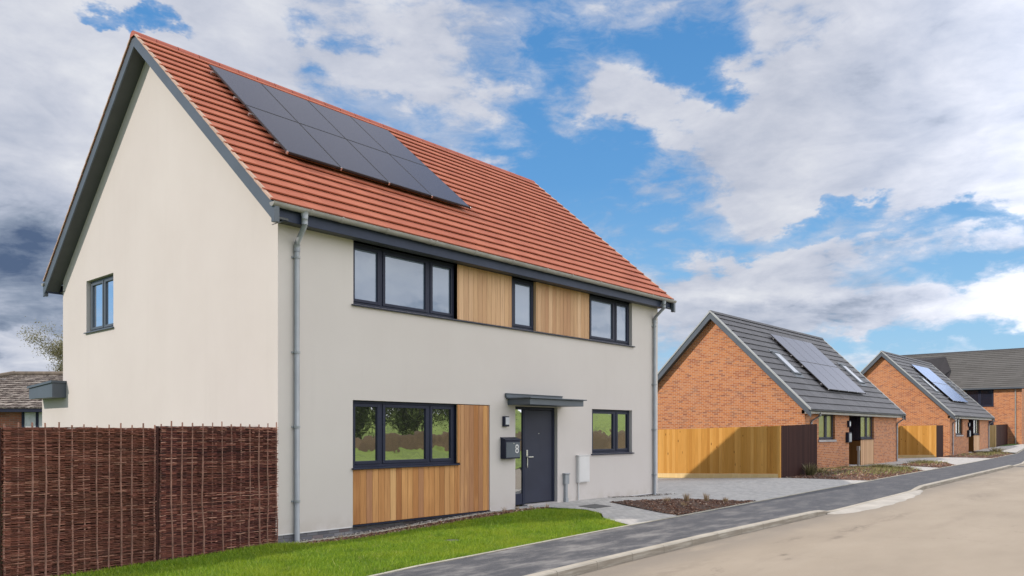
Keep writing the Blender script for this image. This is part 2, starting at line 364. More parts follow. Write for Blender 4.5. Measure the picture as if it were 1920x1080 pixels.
def axis_box(mb, T, x0, x1, d0, d1, z0, z1, tone=None):
    ps = [T(x, d, z) for z in (z0, z1) for x, d in ((x0, d0), (x1, d0), (x1, d1), (x0, d1))]
    mb.hexa(ps, tone)
def Tfront(v0): return lambda x, d, z: (x, v0 + d, z)      # wall facing -v
def Tgable(u0): return lambda x, d, z: (u0 + d, x, z)      # wall facing -u

def wall(mb, T, x0, x1, zb, top, holes, depth, kinks=()):
    xs = sorted(set([x0, x1] + [h[0] for h in holes] + [h[1] for h in holes] + list(kinks)))
    xs = [x for x in xs if x0 <= x <= x1]
    for a, b in zip(xs, xs[1:]):
        hs = sorted([h for h in holes if h[0] <= a + 1e-6 and h[1] >= b - 1e-6], key=lambda h: h[2]); lo = (zb, zb)
        for h in hs:
            if h[2] > lo[0] + 1e-4: mb.face([T(a, 0, lo[0]), T(b, 0, lo[1]), T(b, 0, h[2]), T(a, 0, h[2])])
            lo = (h[3], h[3])
        if top(a) > lo[0] + 1e-4 or top(b) > lo[1] + 1e-4:
            mb.face([T(a, 0, lo[0]), T(b, 0, lo[1]), T(b, 0, top(b)), T(a, 0, top(a))])
    for h in holes:
        a, b, z0, z1 = h[:4]
        mb.face([T(a, 0, z0), T(a, depth, z0), T(a, depth, z1), T(a, 0, z1)]); mb.face([T(b, 0, z0), T(b, depth, z0), T(b, depth, z1), T(b, 0, z1)])
        mb.face([T(a, 0, z1), T(b, 0, z1), T(b, depth, z1), T(a, depth, z1)]); mb.face([T(a, 0, z0), T(b, 0, z0), T(b, depth, z0), T(a, depth, z0)])

def window(root, T, x0, x1, z0, z1, glass, matf, matg, rec=.085, name='window', sill=True, railt=.055, sx=.03, handle=None):
    """glass = [(a,b)...] clear widths; frame fills the rest"""
    f = MB(); d0 = rec; d1 = rec + .07; fr = .045
    axis_box(f, T, x0, x1, d0, d1, z0, z0 + fr); axis_box(f, T, x0, x1, d0, d1, z1 - fr, z1)
    edges = [x0] + [.5 * (glass[i][1] + glass[i + 1][0]) for i in range(len(glass) - 1)] + [x1]
    for i, e in enumerate(edges):
        w = .028 if 0 < i < len(edges) - 1 else .045
        a, b = (e - w, e + w) if 0 < i < len(edges) - 1 else ((e, e + w) if i == 0 else (e - w, e))
        axis_box(f, T, a, b, d0 + .001, d1 - .001, z0 + fr, z1 - fr)
    fo = part(f, name, matf, root, bevel=.004)
    for i, (a, b) in enumerate(glass):
        s = MB(); ea = edges[i] + (.045 if i == 0 else .028) + .003; eb = edges[i + 1] - (.045 if i == len(glass) - 1 else .028) - .003
        za = z0 + fr + .003; zb = z1 - fr - .003; ga = z0 + fr + railt; gb = z1 - fr - railt
        q0 = d0 - .012; q1 = d1 - .01
        axis_box(s, T, ea, a, q0, q1, za, zb); axis_box(s, T, b, eb, q0, q1, za, zb)
        axis_box(s, T, a, b, q0, q1, za, ga); axis_box(s, T, a, b, q0, q1, gb, zb)
        part(s, 'sash', matf, root, fo, bevel=.004)
        p = MB(); axis_box(p, T, a - .005, b + .005, d0 + .02, d0 + .034, ga - .005, gb + .005); part(p, 'pane', matg, root, fo)
    if sill:
        s = MB(); ps = [T(x, d, z) for z, d in ()]
        a, b = x0 - sx, x1 + sx
        pts = [T(a, -.045, z0 - .035), T(b, -.045, z0 - .035), T(b, rec, z0 - .03), T(a, rec, z0 - .03), T(a, -.045, z0 - .012), T(b, -.045, z0 - .012), T(b, rec, z0 + .004), T(a, rec, z0 + .004)]
        s.hexa(pts); part(s, 'sill', matf, root, fo, bevel=.003)
    return fo

def boards(mb, T, x0, x1, z0, z1, W, d0, d1, gap=.006, grid=True):
    k0 = math.floor(x0 / W)
    k = k0
    while k * W < x1 - 1e-4:
        a = max(k * W, x0); b = min((k + 1) * W, x1)
        if b - a > .012: axis_box(mb, T, a + gap / 2, b - gap / 2, d0 + random.uniform(-.001, .001), d1, z0, z1)
        k += 1

def roof_slope(mb, u0, u1, ve, ze, vr, zr, n, t=.035, W=.33, along='u', jit=.003):
    """tiled slope from eave (ve,ze) to ridge (vr,zr); tiles are individual stepped slabs"""
    dv = (vr - ve) / n; dz = (zr - ze) / n; L = math.hypot(dv, dz); nv, nz = -dz / L * (1 if dv > 0 else -1), abs(dv) / L
    if dv < 0: nv = dz / L
    nt_ = max(1, int(round((u1 - u0) / W)))
    for i in range(n):
        off = 0 if i % 2 == 0 else -.5
        for j in range(nt_ + 1):
            a = u0 + (j + off) * W; b = a + W; a = max(a, u0); b = min(b, u1)
            if b - a < .02: continue
            h1 = t + random.uniform(-jit, jit); h0 = .008
            gp = .56 * t; va, za = ve + dv * i, ze + dz * i; vb, zb = ve + dv * (i + 1.10), ze + dz * (i + 1.10)
            if i == n - 1: vb, zb = ve + dv * (i + 1), ze + dz * (i + 1)
            tone = random.random() * .9 + .05
            g = .0015
            def P(u, v, z): return (u, v, z) if along == 'u' else (v, u, z)
            p = [P(a + g, va + nv * gp, za + nz * gp), P(b - g, va + nv * gp, za + nz * gp), P(b - g, vb, zb), P(a + g, vb, zb),
                 P(a + g, va + nv * h1, za + nz * h1), P(b - g, va + nv * h1, za + nz * h1), P(b - g, vb + nv * h0, zb + nz * h0), P(a + g, vb + nv * h0, zb + nz * h0)]
            mb.hexa(p, tone)

def downpipe(root, x, y, ztop, zbot, yg, r=.034, name='downpipe', dx=.0, brackets=(), outlet=True, mat='pipe'):
    """swan neck from gutter outlet (y=yg) back to the wall"""
    mb = MB(); o = x + dx
    mb.tube([(o, yg, ztop), (o, yg, ztop - .20), (x, y, ztop - .42), (x, y, ztop - .50), (x, y, zbot)], r, 12)
    mb.tube([(x, y, ztop - .44), (x, y, ztop - .56)], r + .007, 12)
    mb.tube([(o, yg, ztop - .10), (o, yg, ztop - .19)], r + .007, 12)
    if outlet: mb.tube([(o, yg, ztop + .02), (o, yg, ztop - .035), (o, yg, ztop - .10)], [.06, .058, r + .006], 12)
    p = part(mb, name, M[mat], root, smooth=True)
    for z in brackets:
        b = MB(); b.tube([(x, y, z - .018), (x, y, z + .018)], r + .010, 12); b.box(x - .075, x + .075, y + r - .006, y + r + .014, z - .014, z + .014)
        part(b, 'pipe_bracket', M[mat], root, p)
    return p

def gutter(root, x0, x1, y, z, r=.056, mat='gutter', joints=(), name='gutter'):
    mb = MB(); n = 10; ring = []
    def prof(k, rr): a = math.pi * k / n; return (y - rr * math.cos(a), z - rr * math.sin(a))
    for k in range(n):
        (ya, za), (yb, zb) = prof(k, r), prof(k + 1, r); mb.face([(x0, ya, za), (x1, ya, za), (x1, yb, zb), (x0, yb, zb)])
        (yc, zc), (yd, zd) = prof(k, r - .004), prof(k + 1, r - .004); mb.face([(x0, yc, zc), (x1, yc, zc), (x1, yd, zd), (x0, yd, zd)])
    mb.box(x0, x1, y - r - .003, y - r + .006, z - .004, z + .004); mb.box(x0, x1, y + r - .006, y + r + .003, z - .004, z + .004)
    for xe in (x0, x1):
        mb.face([(xe, *prof(k, r)) for k in range(n + 1)])
    for j in joints:
        for k in range(n):
            (ya, za), (yb, zb) = prof(k, r + .006), prof(k + 1, r + .006); mb.face([(j - .035, ya, za), (j + .035, ya, za), (j + .035, yb, zb), (j - .035, yb, zb)])
        mb.box(j - .012, j + .012, y - r - .012, y - r + .004, z - .012, z + .012)
    return part(mb, name, M[mat], root)

def sstep(x, a, b):
    t = min(1, max(0, (x - a) / (b - a))); return t * t * (3 - 2 * t)
def zg(u, v):
    z = -.12 + .005 * min(max(u, -20), 75)
    if u > 55: z += .022 * min(u - 55, 16)
    if u < 0: z += .022 * max(u, -8)
    z += .11 * sstep(u, 1.0, 5.0) * (1 - sstep(u, 8.5, 11.5)) * sstep(v, -3.0, -.3)
    if 9 < u < 56: z -= .045 * min(max(v - .6, 0), 5) * sstep(u, 9, 12)
    return z

# ------------------------------------------------------------------ sheets that follow the ground
def sheet(name, poly, off, mat, step=.5, skirt=0, extra=None):
    bm = bmesh.new(); vs = [bm.verts.new((x, y, 0)) for x, y in poly]; bm.faces.new(vs)
    xs = [p[0] for p in poly]; ys = [p[1] for p in poly]
    def cut(co, no):
        bmesh.ops.bisect_plane(bm, geom=bm.verts[:] + bm.edges[:] + bm.faces[:], plane_co=co, plane_no=no)
    k = math.ceil(min(xs) / step)
    while k * step < max(xs): cut((k * step, 0, 0), (1, 0, 0)); k += 1
    k = math.ceil(min(ys) / step)
    while k * step < max(ys): cut((0, k * step, 0), (0, 1, 0)); k += 1
    for v in bm.verts: v.co.z = zg(v.co.x, v.co.y) + off + (extra(v.co.x, v.co.y) if extra else 0)
    bmesh.ops.triangulate(bm, faces=bm.faces[:])
    for f in bm.faces:
        if f.normal.z < 0: f.normal_flip()
    me = D.meshes.new(name); bm.to_mesh(me); bm.free(); me.materials.append(mat)
    o = D.objects.new(name, me); COL.objects.link(o); return o
def inpoly(x, y, poly):
    c = False; j = len(poly) - 1
    for i in range(len(poly)):
        xi, yi = poly[i]; xj, yj = poly[j]
        if (yi > y) != (yj > y) and x < (xj - xi) * (y - yi) / (yj - yi) + xi: c = not c
        j = i
    return c

PATH = [(-14, -3.60), (-4, -3.46), (-.772, -3.366), (1.189, -3.30), (2.993, -3.20), (5.572, -3.09), (7.302, -3.04), (10.558, -2.93), (15.617, -2.75), (21.167, -2.63), (27.68, -2.46), (39.6, -2.2), (56.3, -1.55), (64, -.9), (80, 1.2)]
KERB = [(-14, -5.25), (-4, -4.98), (.433, -4.80), (2.077, -4.74), (4.976, -4.67), (7.81, -4.68), (11.4, -4.68), (20.0, -4.44), (35.5, -4.15), (46, -3.8), (56, -3.2), (66, -2.3), (80, -.4)]
def interp(tab, u):
    for (a, va), (b, vb) in zip(tab, tab[1:]):
        if u <= b: return va + (vb - va) * (u - a) / (b - a)
    return tab[-1][1]
def strip(name, us, f0, f1, off, mat, n=4):
    mb = MB()
    for a, b in zip(us, us[1:]):
        for k in range(n):
            q = []
            for u, s in ((a, k), (b, k), (b, k + 1), (a, k + 1)):
                v = f0(u) + (f1(u) - f0(u)) * s / n; q.append((u, v, zg(u, v) + (off(u, v) if callable(off) else off)))
            mb.face(q)
    return mb.build(name, mat)
US = [-14 + .5 * i for i in range(189)]
def kerb_up(u):      # how far the kerb stands above the road
    return .105 - .085 * (sstep(u, 10.2, 11.2) - sstep(u, 18.2, 19.6)) - .07 * (sstep(u, 36.5, 37.5) - sstep(u, 41, 42))
ROADZ = -.105

def setting():
    g = 140.0
    base = MB()
    # one terrain sheet to the horizon, finer near the houses
    def extra_h(u, v):
        h = -.16 if v > -12.5 else -.75
        return h
    xs = [-400, -200, -100, -50, -30] + [-20 + 2 * i for i in range(48)] + [90, 110, 150, 250, 450]; ys = [-400, -200, -100, -60, -50] + [-40 + 2 * i for i in range(36)] + [40, 60, 100, 200, 450]
    for a, b in zip(xs, xs[1:]):
        for c, d in zip(ys, ys[1:]):
            base.face([(u, v, zg(u, v) + extra_h(u, v)) for u, v in ((a, c), (b, c), (b, d), (a, d))])
    tag(base.build('ground', M['base']), kind='structure')
    us = US
    tag(strip('road', us, lambda u: interp(KERB, u) - 7.5, lambda u: interp(KERB, u) + .02, ROADZ, M['road'], 8), kind='structure')
    tag(strip('footpath', us, lambda u: interp(KERB, u) + .002, lambda u: interp(PATH, u) - .002, lambda u, v: -(.105 - kerb_up(u)) * max(0, 1 - (v - interp(KERB, u)) / 1.1), M['asphalt'], 6), kind='structure')
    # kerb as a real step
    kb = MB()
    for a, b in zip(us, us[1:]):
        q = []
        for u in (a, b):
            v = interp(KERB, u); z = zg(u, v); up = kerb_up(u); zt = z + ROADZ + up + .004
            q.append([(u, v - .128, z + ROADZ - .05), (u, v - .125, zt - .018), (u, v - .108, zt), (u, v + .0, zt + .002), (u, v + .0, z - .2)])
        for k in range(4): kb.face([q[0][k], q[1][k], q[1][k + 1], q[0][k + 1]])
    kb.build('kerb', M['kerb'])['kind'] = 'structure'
    e = MB()
    for a, b in zip(us, us[1:]):
        q = []
        for u in (a, b):
            v = interp(PATH, u); z = zg(u, v); q.append([(u, v, z - .1), (u, v, z + .012), (u, v + .052, z + .014), (u, v + .052, z - .1)])
        for k in range(3): e.face([q[0][k], q[1][k], q[1][k + 1], q[0][k + 1]])
    e.build('path_edging', M['edging'])['kind'] = 'structure'
    # dropped kerb apron
    s = MB(); n = 40; P = []
    for i in range(n + 1):
        u = 10.6 + (19.0 - 10.6) * i / n; k = math.sin(math.pi * min(1, max(0, i / n))) ** .45; v0 = interp(KERB, u) - .127; w = .62 * k * (1 - .35 * i / n) + .012
        w += .03 * math.sin(u * 5.1) * k
        z0 = zg(u, v0) + ROADZ; P.append(((u, v0 + .001, z0 + .022), (u, v0 - w * .85, z0 + .018), (u, v0 - w, z0 - .01)))
    for a, b in zip(P, P[1:]):
        for k in range(2): s.face([a[k], b[k], b[k + 1], a[k + 1]])
    tag(s.build('dropped_kerb', M['slab']), kind='structure')

    LAWN = [(-14, -3.50), (-4, -3.40), (-.772, -3.31), (1.189, -3.24), (2.993, -3.145), (5.45, -3.03), (5.9, -2.1), (6.35, -1.75), (6.55, -1.2), (6.35, -.85), (5.7, -.62), (4.0, -.66), (1.5, -.62), (0.3, -.55), (-.05, -.08), (-14, -.05)]
    tag(sheet('lawn', LAWN, -.012, M['turf'], .5), kind='structure')
    n = 130000; L = []
    xs_ = rng.uniform(-5.2, 6.6, n * 2); ys_ = rng.uniform(-3.5, 0, n * 2)
    # denser close to the view
    pts = [(x, y) for x, y in zip(xs_, ys_) if inpoly(x, y, LAWN)]
    for (x, y) in [(x, y) for x, y in zip(rng.uniform(-5.2, 6.6, 6000), rng.uniform(-3.45, -3.2, 6000)) if y > interp(PATH, x) + .03 and x < 5.4]: pts.append((x, y))
    pts = pts[:170000]; N = len(pts); p = np.array(pts); 
    z = np.array([zg(a, b) for a, b in pts]) - .015
    ang = rng.uniform(0, 6.283, N); cl = .5 + .5 * np.sin(p[:, 0] * 2.7 + np.sin(p[:, 1] * 3.1)) * np.sin(p[:, 1] * 4.3 + p[:, 0])
    h = (.028 + .034 * rng.random(N)) * (.75 + .5 * cl); h[rng.random(N) < .012] *= 1.9
    w = .0035 + .003 * rng.random(N); lean = h * (.2 + .8 * rng.random(N)); la = rng.uniform(0, 6.283, N)
    V = np.zeros((N, 3, 3)); V[:, 0] = np.c_[p[:, 0] - w * np.cos(ang), p[:, 1] - w * np.sin(ang), z]; V[:, 1] = np.c_[p[:, 0] + w * np.cos(ang), p[:, 1] + w * np.sin(ang), z]
    V[:, 2] = np.c_[p[:, 0] + lean * np.cos(la), p[:, 1] + lean * np.sin(la), z + h]
    # keep the inspection cover clear
    keep = (np.hypot((p[:, 0] - 1.95), (p[:, 1] + 1.95)) > .15); V = V[keep]; N = len(V)
    me = D.meshes.new('grass_blades'); me.vertices.add(N * 3); me.vertices.foreach_set('co', V.reshape(-1)); me.loops.add(N * 3); me.loops.foreach_set('vertex_index', np.arange(N * 3, dtype=np.int32))
    me.polygons.add(N); me.polygons.foreach_set('loop_start', np.arange(0, N * 3, 3, dtype=np.int32)); me.polygons.foreach_set('loop_total', np.full(N, 3, dtype=np.int32)); me.update(calc_edges=True)
    a = me.attributes.new('tone', 'FLOAT', 'FACE'); a.data.foreach_set('value', np.clip(rng.random(N) * .9 + .07 * rng.standard_normal(N), 0, 1).astype(np.float32)); me.materials.append(M['grass'])
    o = D.objects.new('grass', me); COL.objects.link(o); tag(o, 'short bright green lawn grass between the cream house and the footpath', 'grass', kind='stuff')
    # soil margin and gravel strip along the wall
    MARG = [(0.3, -.56), (1.5, -.63), (4.0, -.67), (5.7, -.63), (6.3, -.50), (5.75, -.30), (4.9, -.30), (0.05, -.33), (.02, -.5)]
    tag(sheet('soil_margin', MARG, .0, M['soil'], .5), kind='structure')
    tag(sheet('wall_margin', [(0.02, -.29), (4.9, -.27), (5.7, -.27), (5.7, .1), (0.02, .1)], -.02, M['soil'], .5), kind='structure')
    ed = MB()
    for i in range(10):
        a = .06 + i * .565; b = a + .555; 
        ed.hexa([(a, -.33, zg(a, -.3) - .1), (b, -.33, zg(b, -.3) - .1), (b, -.28, zg(b, -.3) - .1), (a, -.28, zg(a, -.3) - .1), (a, -.33, zg(a, -.3) + .018), (b, -.33, zg(b, -.3) + .018), (b, -.28, zg(b, -.3) + .018), (a, -.28, zg(a, -.3) + .018)])
    ed.build('margin_edging', M['edging'])['kind'] = 'structure'
    # paving round the door and the driveway
    PAVE = [(5.7, .12), (5.72, -.28), (6.3, -.50), (6.42, -.84), (6.62, -1.2), (6.42, -1.75), (5.97, -2.1), (5.5, -3.04), (5.572, -3.03), (7.302, -2.985), (10.558, -2.875), (15.617, -2.695), (21.1, -2.575), (20.75, .40), (20.9, 9), (11.56, 9), (11.56, .12)]
    tag(sheet('driveway', PAVE, .0, M['paving'], .5), kind='structure')
    BED1 = [(8.1, -.78), (7.45, -2.93), (9.2, -2.91), (11.55, -2.83), (10.6, -1.25)]
    def mound(poly, h):
        cx = sum(p[0] for p in poly) / len(poly); cy = sum(p[1] for p in poly) / len(poly)
        def f(x, y):
            r = max(abs(x - cx) / (max(p[0] for p in poly) - cx), abs(y - cy) / (max(p[1] for p in poly) - cy)); return h * max(0, 1 - r) + .012 * math.sin(x * 9) * math.sin(y * 11)
        return f
    BED2 = [(20.7, .38), (21.0, -2.5), (24, -2.46), (28.9, -2.37), (31.0, -.75), (31.2, .55), (31.2, 1.1), (30.0, 1.45), (25.85, 1.47), (24.1, .38)]
    BED3 = [(33.3, .0), (31.9, -2.2), (35.0, -2.24), (38.5, -.6), (37.5, .1)]
    BED4 = [(46.2, 1.0), (45.6, -2.0), (55.0, -1.52), (57.5, -.4), (57.8, .8), (54, 1.45), (51.3, 1.45)]
    for k, (poly, hh) in enumerate(((BED1, .03), (BED2, .10), (BED3, .05), (BED4, .06))):
        tag(sheet('soil_bed', poly, .006, M['soil'], .5, extra=mound(poly, hh)), kind='structure')
    tag(sheet('bungalow_paving', [(31.2, 1.49), (31.2, .56), (31.05, -.73), (28.9, -2.34), (31.8, -2.24), (33.25, .02), (37.5, .14), (38.55, -.58), (35.1, -2.22), (45.5, -1.95), (45.8, 1.0), (46, 9), (39.1, 9), (39.1, 1.49)], .0, M['paving'], 1.0), kind='structure')
    tag(sheet('far_forecourt', [(57.9, .9), (57.6, -.4), (56.5, -1.4), (64, -.8), (78, 1.0), (72, 1.15), (66.1, 1.3), (64.2, 1.3), (64.2, 1.49), (57.9, 1.48)], .002, M['paving'], 1.0), kind='structure')
    tag(sheet('far_verge_grass', [(66.2, 1.24), (68.8, .55), (76, .45), (76, 1.24)], .03, M['turf'], 1.0), kind='structure')
    # chips and gravel lying on beds
    def scatter(name, polys, n, size, mat, label, cat, hf=None):
        mb = MB(); 
        for poly, cnt, fn in polys:
            x0, x1 = min(p[0] for p in poly), max(p[0] for p in poly); y0, y1 = min(p[1] for p in poly), max(p[1] for p in poly); c = 0
            while c < cnt:
                x, y = random.uniform(x0, x1), random.uniform(y0, y1)
                if not inpoly(x, y, poly): continue
                c += 1; s = size * random.uniform(.5, 1.5); z = zg(x, y) + fn(x, y) + s * .15; a = random.uniform(0, 3.14); ca, sa = math.cos(a), math.sin(a); l, w, t = s, s * random.uniform(.35, .8), s * random.uniform(.2, .5)
                tl = random.uniform(-.4, .4); q = []
                for dz in (0, 1):
                    for dx, dy in ((-1, -1), (1, -1), (1, 1), (-1, 1)):
                        k = .5 * (1 - .25 * dz); X_, Y_ = dx * l * k, dy * w * k; q.append((x + X_ * ca - Y_ * sa, y + X_ * sa + Y_ * ca, z - s * .2 + dz * t + X_ * tl))
                mb.hexa(q, random.random() * .98 + .01)
        o = mb.build(name, M[mat]); tag(o, label, cat, kind='stuff')
    scatter('bark_chips', [(BED1, 3600, mound(BED1, .03)), (MARG, 1500, lambda x, y: 0.0)], 0, .035, 'chips', 'brown bark chips covering the planting bed and the margin by the cream house', 'bark chips')
    scatter('rubble_chips', [(BED2, 3200, mound(BED2, .10)), (BED3, 900, mound(BED3, .05)), (BED4, 1200, mound(BED4, .06))], 0, .055, 'chips', 'coarse brown chips and clods on the beds of the brick bungalows', 'bark chips')
    scatter('gravel', [([(0.1, -.27), (4.9, -.27), (4.9, .04), (.1, .04)], 1300, lambda x, y: -.02), ([(9.2, -.14), (11.6, -.14), (11.6, .02), (9.2, .02)], 420, lambda x, y: 0.004), ([(11.55, -.2), (12.2, -.2), (11.7, .3), (11.55, .3)], 60, lambda x, y: .002)], 0, .035, 'gravel', 'pale gravel strip along the foot of the cream wall', 'gravel')
    mb = MB(); wr = random.Random(3)
    for poly, cnt, cx_, cy_, sx_, sy_ in ((BED2, 2600, 27.5, -.7, 3.2, 1.3), (BED3, 500, 35.8, -.8, 1.8, .7), (BED4, 900, 53, -.3, 4, .9)):
        c = 0
        while c < cnt:
            x, y = wr.gauss(cx_, sx_ * .6), wr.gauss(cy_, sy_ * .6)
            if not inpoly(x, y, poly): c += .05; continue
            c += 1; z = zg(x, y) + .03; h = wr.uniform(.04, .15); a = wr.uniform(0, 6.28); w = wr.uniform(.006, .018); l = h * wr.uniform(.2, .9)
            mb.face([(x - w * math.cos(a), y - w * math.sin(a), z), (x + w * math.cos(a), y + w * math.sin(a), z), (x + l * math.sin(a), y - l * math.cos(a), z + h)], wr.random() * .98 + .01)
    tag(mb.build('weeds', M['weed']), 'sparse olive and yellow weeds growing over the beds of the brick bungalows', 'weeds', kind='stuff')
    return LAWN, BED1, BED2, BED3, BED4
BEDS = setting()

# ------------------------------------------------------------------ the cream house
def main_house():
    r = empty('rendered_house', (5.77, 4.6, 0), 'two storey cream rendered house with red tiled roof and timber panels', 'house')
    F = Tfront(0); G = Tgable(0); W_, Dp = 11.54, 9.23; EZ = 4.95
    w = MB()
    ztop = lambda x: 4.95
    holes_f = [(1.471, 3.985, 3.85, 4.95), (3.985, 8.43, 3.85, 4.95), (8.43, 10.28, 3.85, 4.95), (1.46, 4.92, -.02, 2.19), (5.72, 7.175, .0, 2.19), (8.518, 10.28, 1.11, 2.19)]
    wall(w, F, 0, W_, 0, ztop, holes_f, .16)
    gt = lambda v: 5.20 + .864 * (v if v < 4.615 else 9.23 - v)
    wall(w, G, 0, Dp, 0, gt, [(6.333, 7.805, 3.86, 5.02)], .16, (4.615,))
    wall(w, Tgable(W_), 0, Dp, 0, gt, [], .1, (4.615,)); wall(w, Tfront(Dp), 0, W_, 0, ztop, [], .1)
    # rear lean-to below the side canopy
    wall(w, G, Dp, 10.63, 0, lambda v: 2.50, [], .1); w.face([(0, 10.63, 0), (4, 10.63, 0), (4, 10.63, 2.5), (0, 10.63, 2.5)]); w.face([(0, Dp, 2.5), (4, Dp, 2.5), (4, 10.63, 2.5), (0, 10.63, 2.5)])
    part(w, 'wall', M['render'], r)
    pl = MB(); pl.box(.012, 1.462, .012, .2, -.4, .0); pl.box(4.93, 5.71, .012, .2, -.4, -.001); pl.box(7.18, W_ - .012, .012, .2, -.4, -.001); pl.box(.012, .2, .21, 10.6, -.4, -.001); pl.box(W_ - .2, W_ - .012, .21, 9.2, -.4, -.001); pl.box(1.463, 4.929, .10, .2, -.4, .03)
    part(pl, 'plinth', M['plinth'], r)
    for q in ((-.004, 1.455, -.006, .03), (4.93, 5.715, -.006, .03), (7.18, W_, -.006, .03)):
        bd = MB(); bd.box(*q, -.012, .006); part(bd, 'base_bead', M['white'], r)
    # windows
    window(r, F, 1.475, 3.98, 3.862, 4.945, [(1.56, 2.06), (2.24, 3.21), (3.40, 3.88)], M['dark'], M['glass_up'], sill=False)
    window(r, F, 5.63, 6.43, 3.862, 4.945, [(5.80, 6.34)], M['dark'], M['glass_up'], sill=False)
    window(r, F, 8.445, 10.275, 3.862, 4.945, [(8.60, 9.50), (9.70, 10.16)], M['dark'], M['glass_up'], sill=False)
    window(r, F, 1.475, 3.99, 1.02, 2.185, [(1.57, 2.055), (2.24, 3.22), (3.39, 3.88)], M['dark'], M['glass_low'], sx=.04, railt=.06)
    window(r, F, 8.525, 10.275, 1.115, 2.185, [(8.66, 9.53), (9.74, 10.18)], M['dark'], M['glass_low'], sx=.05)
    window(r, G, 6.34, 7.80, 3.875, 5.01, [(6.44, 6.94), (7.12, 7.66)], M['slate'], M['glass_up'], sx=.05)
    s = MB(); s.hexa([(1.43, -.05, 3.815), (10.36, -.05, 3.815), (10.36, .14, 3.83), (1.43, .14, 3.83), (1.43, -.05, 3.838), (10.36, -.05, 3.838), (10.36, .14, 3.86), (1.43, .14, 3.86)])
    part(s, 'window_sill', M['dark'], r, bevel=.003)
    # cladding
    for a, b in ((3.99, 5.625), (6.435, 8.435)):
        c = MB(); boards(c, F, a + .02, b - .008, 3.862, 4.945, .135, .02, .05); axis_box(c, F, a, a + .018, .015, .12, 3.862, 4.945); axis_box(c, F, b - .007, b, .015, .12, 3.862, 4.945)
        part(c, 'cladding_panel', M['cedar_up'], r, bevel=.002)
        k = MB(); axis_box(k, F, a + .02, b - .009, .055, .15, 3.85, 4.947); part(k, 'panel_backing', M['dark'], r)
    c = MB(); boards(c, F, 1.465, 3.99, .03, .985, .135, .005, .04); boards(c, F, 4.075, 4.905, .03, 2.175, .135, .005, .04); axis_box(c, F, 3.995, 4.07, .006, .04, .03, .98); axis_box(c, F, 4.0, 4.07, .006, .04, 1.03, 2.175)
    part(c, 'cladding_panel', M['cedar'], r, bevel=.002)
    k = MB(); axis_box(k, F, 1.462, 4.915, .045, .15, .031, 1.0); axis_box(k, F, 4.01, 4.915, .045, .15, 1.001, 2.187); part(k, 'panel_backing', M['dark'], r)
    k = MB(); axis_box(k, F, 1.455, 4.92, -.02, .06, .0, .022); part(k, 'cladding_drip', M['dark'], r)
    # door set
    dz = .06
    f = MB(); axis_box(f, F, 5.725, 5.80, .08, .16, dz, 2.185); axis_box(f, F, 7.095, 7.17, .08, .16, dz, 2.185); axis_box(f, F, 5.80, 7.095, .08, .16, 2.12, 2.185); axis_box(f, F, 6.06, 6.14, .08, .16, dz, 2.12); axis_box(f, F, 5.80, 6.06, .09, .15, dz, .30)
    df = part(f, 'door_frame', M['dark'], r, bevel=.004)
    p = MB(); axis_box(p, F, 5.80, 6.06, .105, .118, .30, 2.12); part(p, 'side_pane', M['glass_low'], r, df)
    d = MB(); axis_box(d, F, 6.145, 7.09, .095, .15, dz + .015, 2.115); do = part(d, 'door', M['door'], r, bevel=.004)
    for z0, z1 in ((.72 + .45, 1.20 + .06), (.94, 1.09)):
        pass
    h = MB(); axis_box(h, F, 6.185, 6.235, .082, .096, 1.10, 1.24); axis_box(h, F, 6.198, 6.222, .070, .083, .86, 1.09); axis_box(h, F, 6.20, 6.385, .045, .062, 1.075, 1.098); axis_box(h, F, 6.20, 6.218, .045, .09, 1.075, 1.098); part(h, 'handle', M['steel'], r, do, bevel=.003)
    h = MB(); h.tube([(6.62, .097, 1.60), (6.62, .088, 1.60)], .011, 10); part(h, 'spyhole', M['steel'], r, do)
    st = MB(); axis_box(st, F, 6.10, 7.13, -.02, .13, .005, .058); part(st, 'doorstep', M['step'], r, bevel=.006)
    # door canopy
    k = MB(); cu0, cu1 = 5.47, 7.33
    axis_box(k, F, cu0, cu1, -.62, -.001, 2.205, 2.33); axis_box(k, F, cu0 - .05, cu1 + .05, -.68, -.002, 2.332, 2.356); part(k, 'door_canopy', M['slate'], r, bevel=.006)
    k = MB(); axis_box(k, F, cu0 - .09, cu1 - .03, -.05, -.003, 2.358, 2.44); axis_box(k, F, cu0 - .09, cu1 - .03, -.065, -.003, 2.44, 2.452); part(k, 'canopy_flashing', M['slate'], r, bevel=.003)
    # wall light
    k = MB(); axis_box(k, F, 5.30, 5.45, -.07, -.001, 1.75, 1.965); lo = part(k, 'wall_light', M['dark'], r, bevel=.006)
    k = MB(); axis_box(k, F, 5.325, 5.44, -.085, -.071, 1.79, 1.945); part(k, 'lamp_glass', M['lens'], r, lo, bevel=.004)
    # meter box with its pipe, cable conduit
    k = MB(); axis_box(k, F, 7.88, 8.32, -.075, -.001, .45, 1.075); axis_box(k, F, 7.86, 8.34, -.09, -.002, 1.076, 1.095); axis_box(k, F, 7.90, 8.30, -.083, -.076, .47, 1.06); mo = part(k, 'meter_box', M['white'], r, bevel=.006)
    k = MB(); k.tube([(7.93, -.035, .449), (7.93, -.035, -.04)], .018, 10); part(k, 'service_pipe', M['white'], r, mo)
    k = MB(); axis_box(k, F, 7.37, 7.52, -.08, -.001, .44, .66); axis_box(k, F, 7.355, 7.535, -.095, -.002, .661, .69); axis_box(k, F, 7.405, 7.485, -.06, -.002, -.05, .44); axis_box(k, F, 7.395, 7.495, -.075, -.003, -.05, .12); part(k, 'cable_box', M['pipe'], r, bevel=.006)
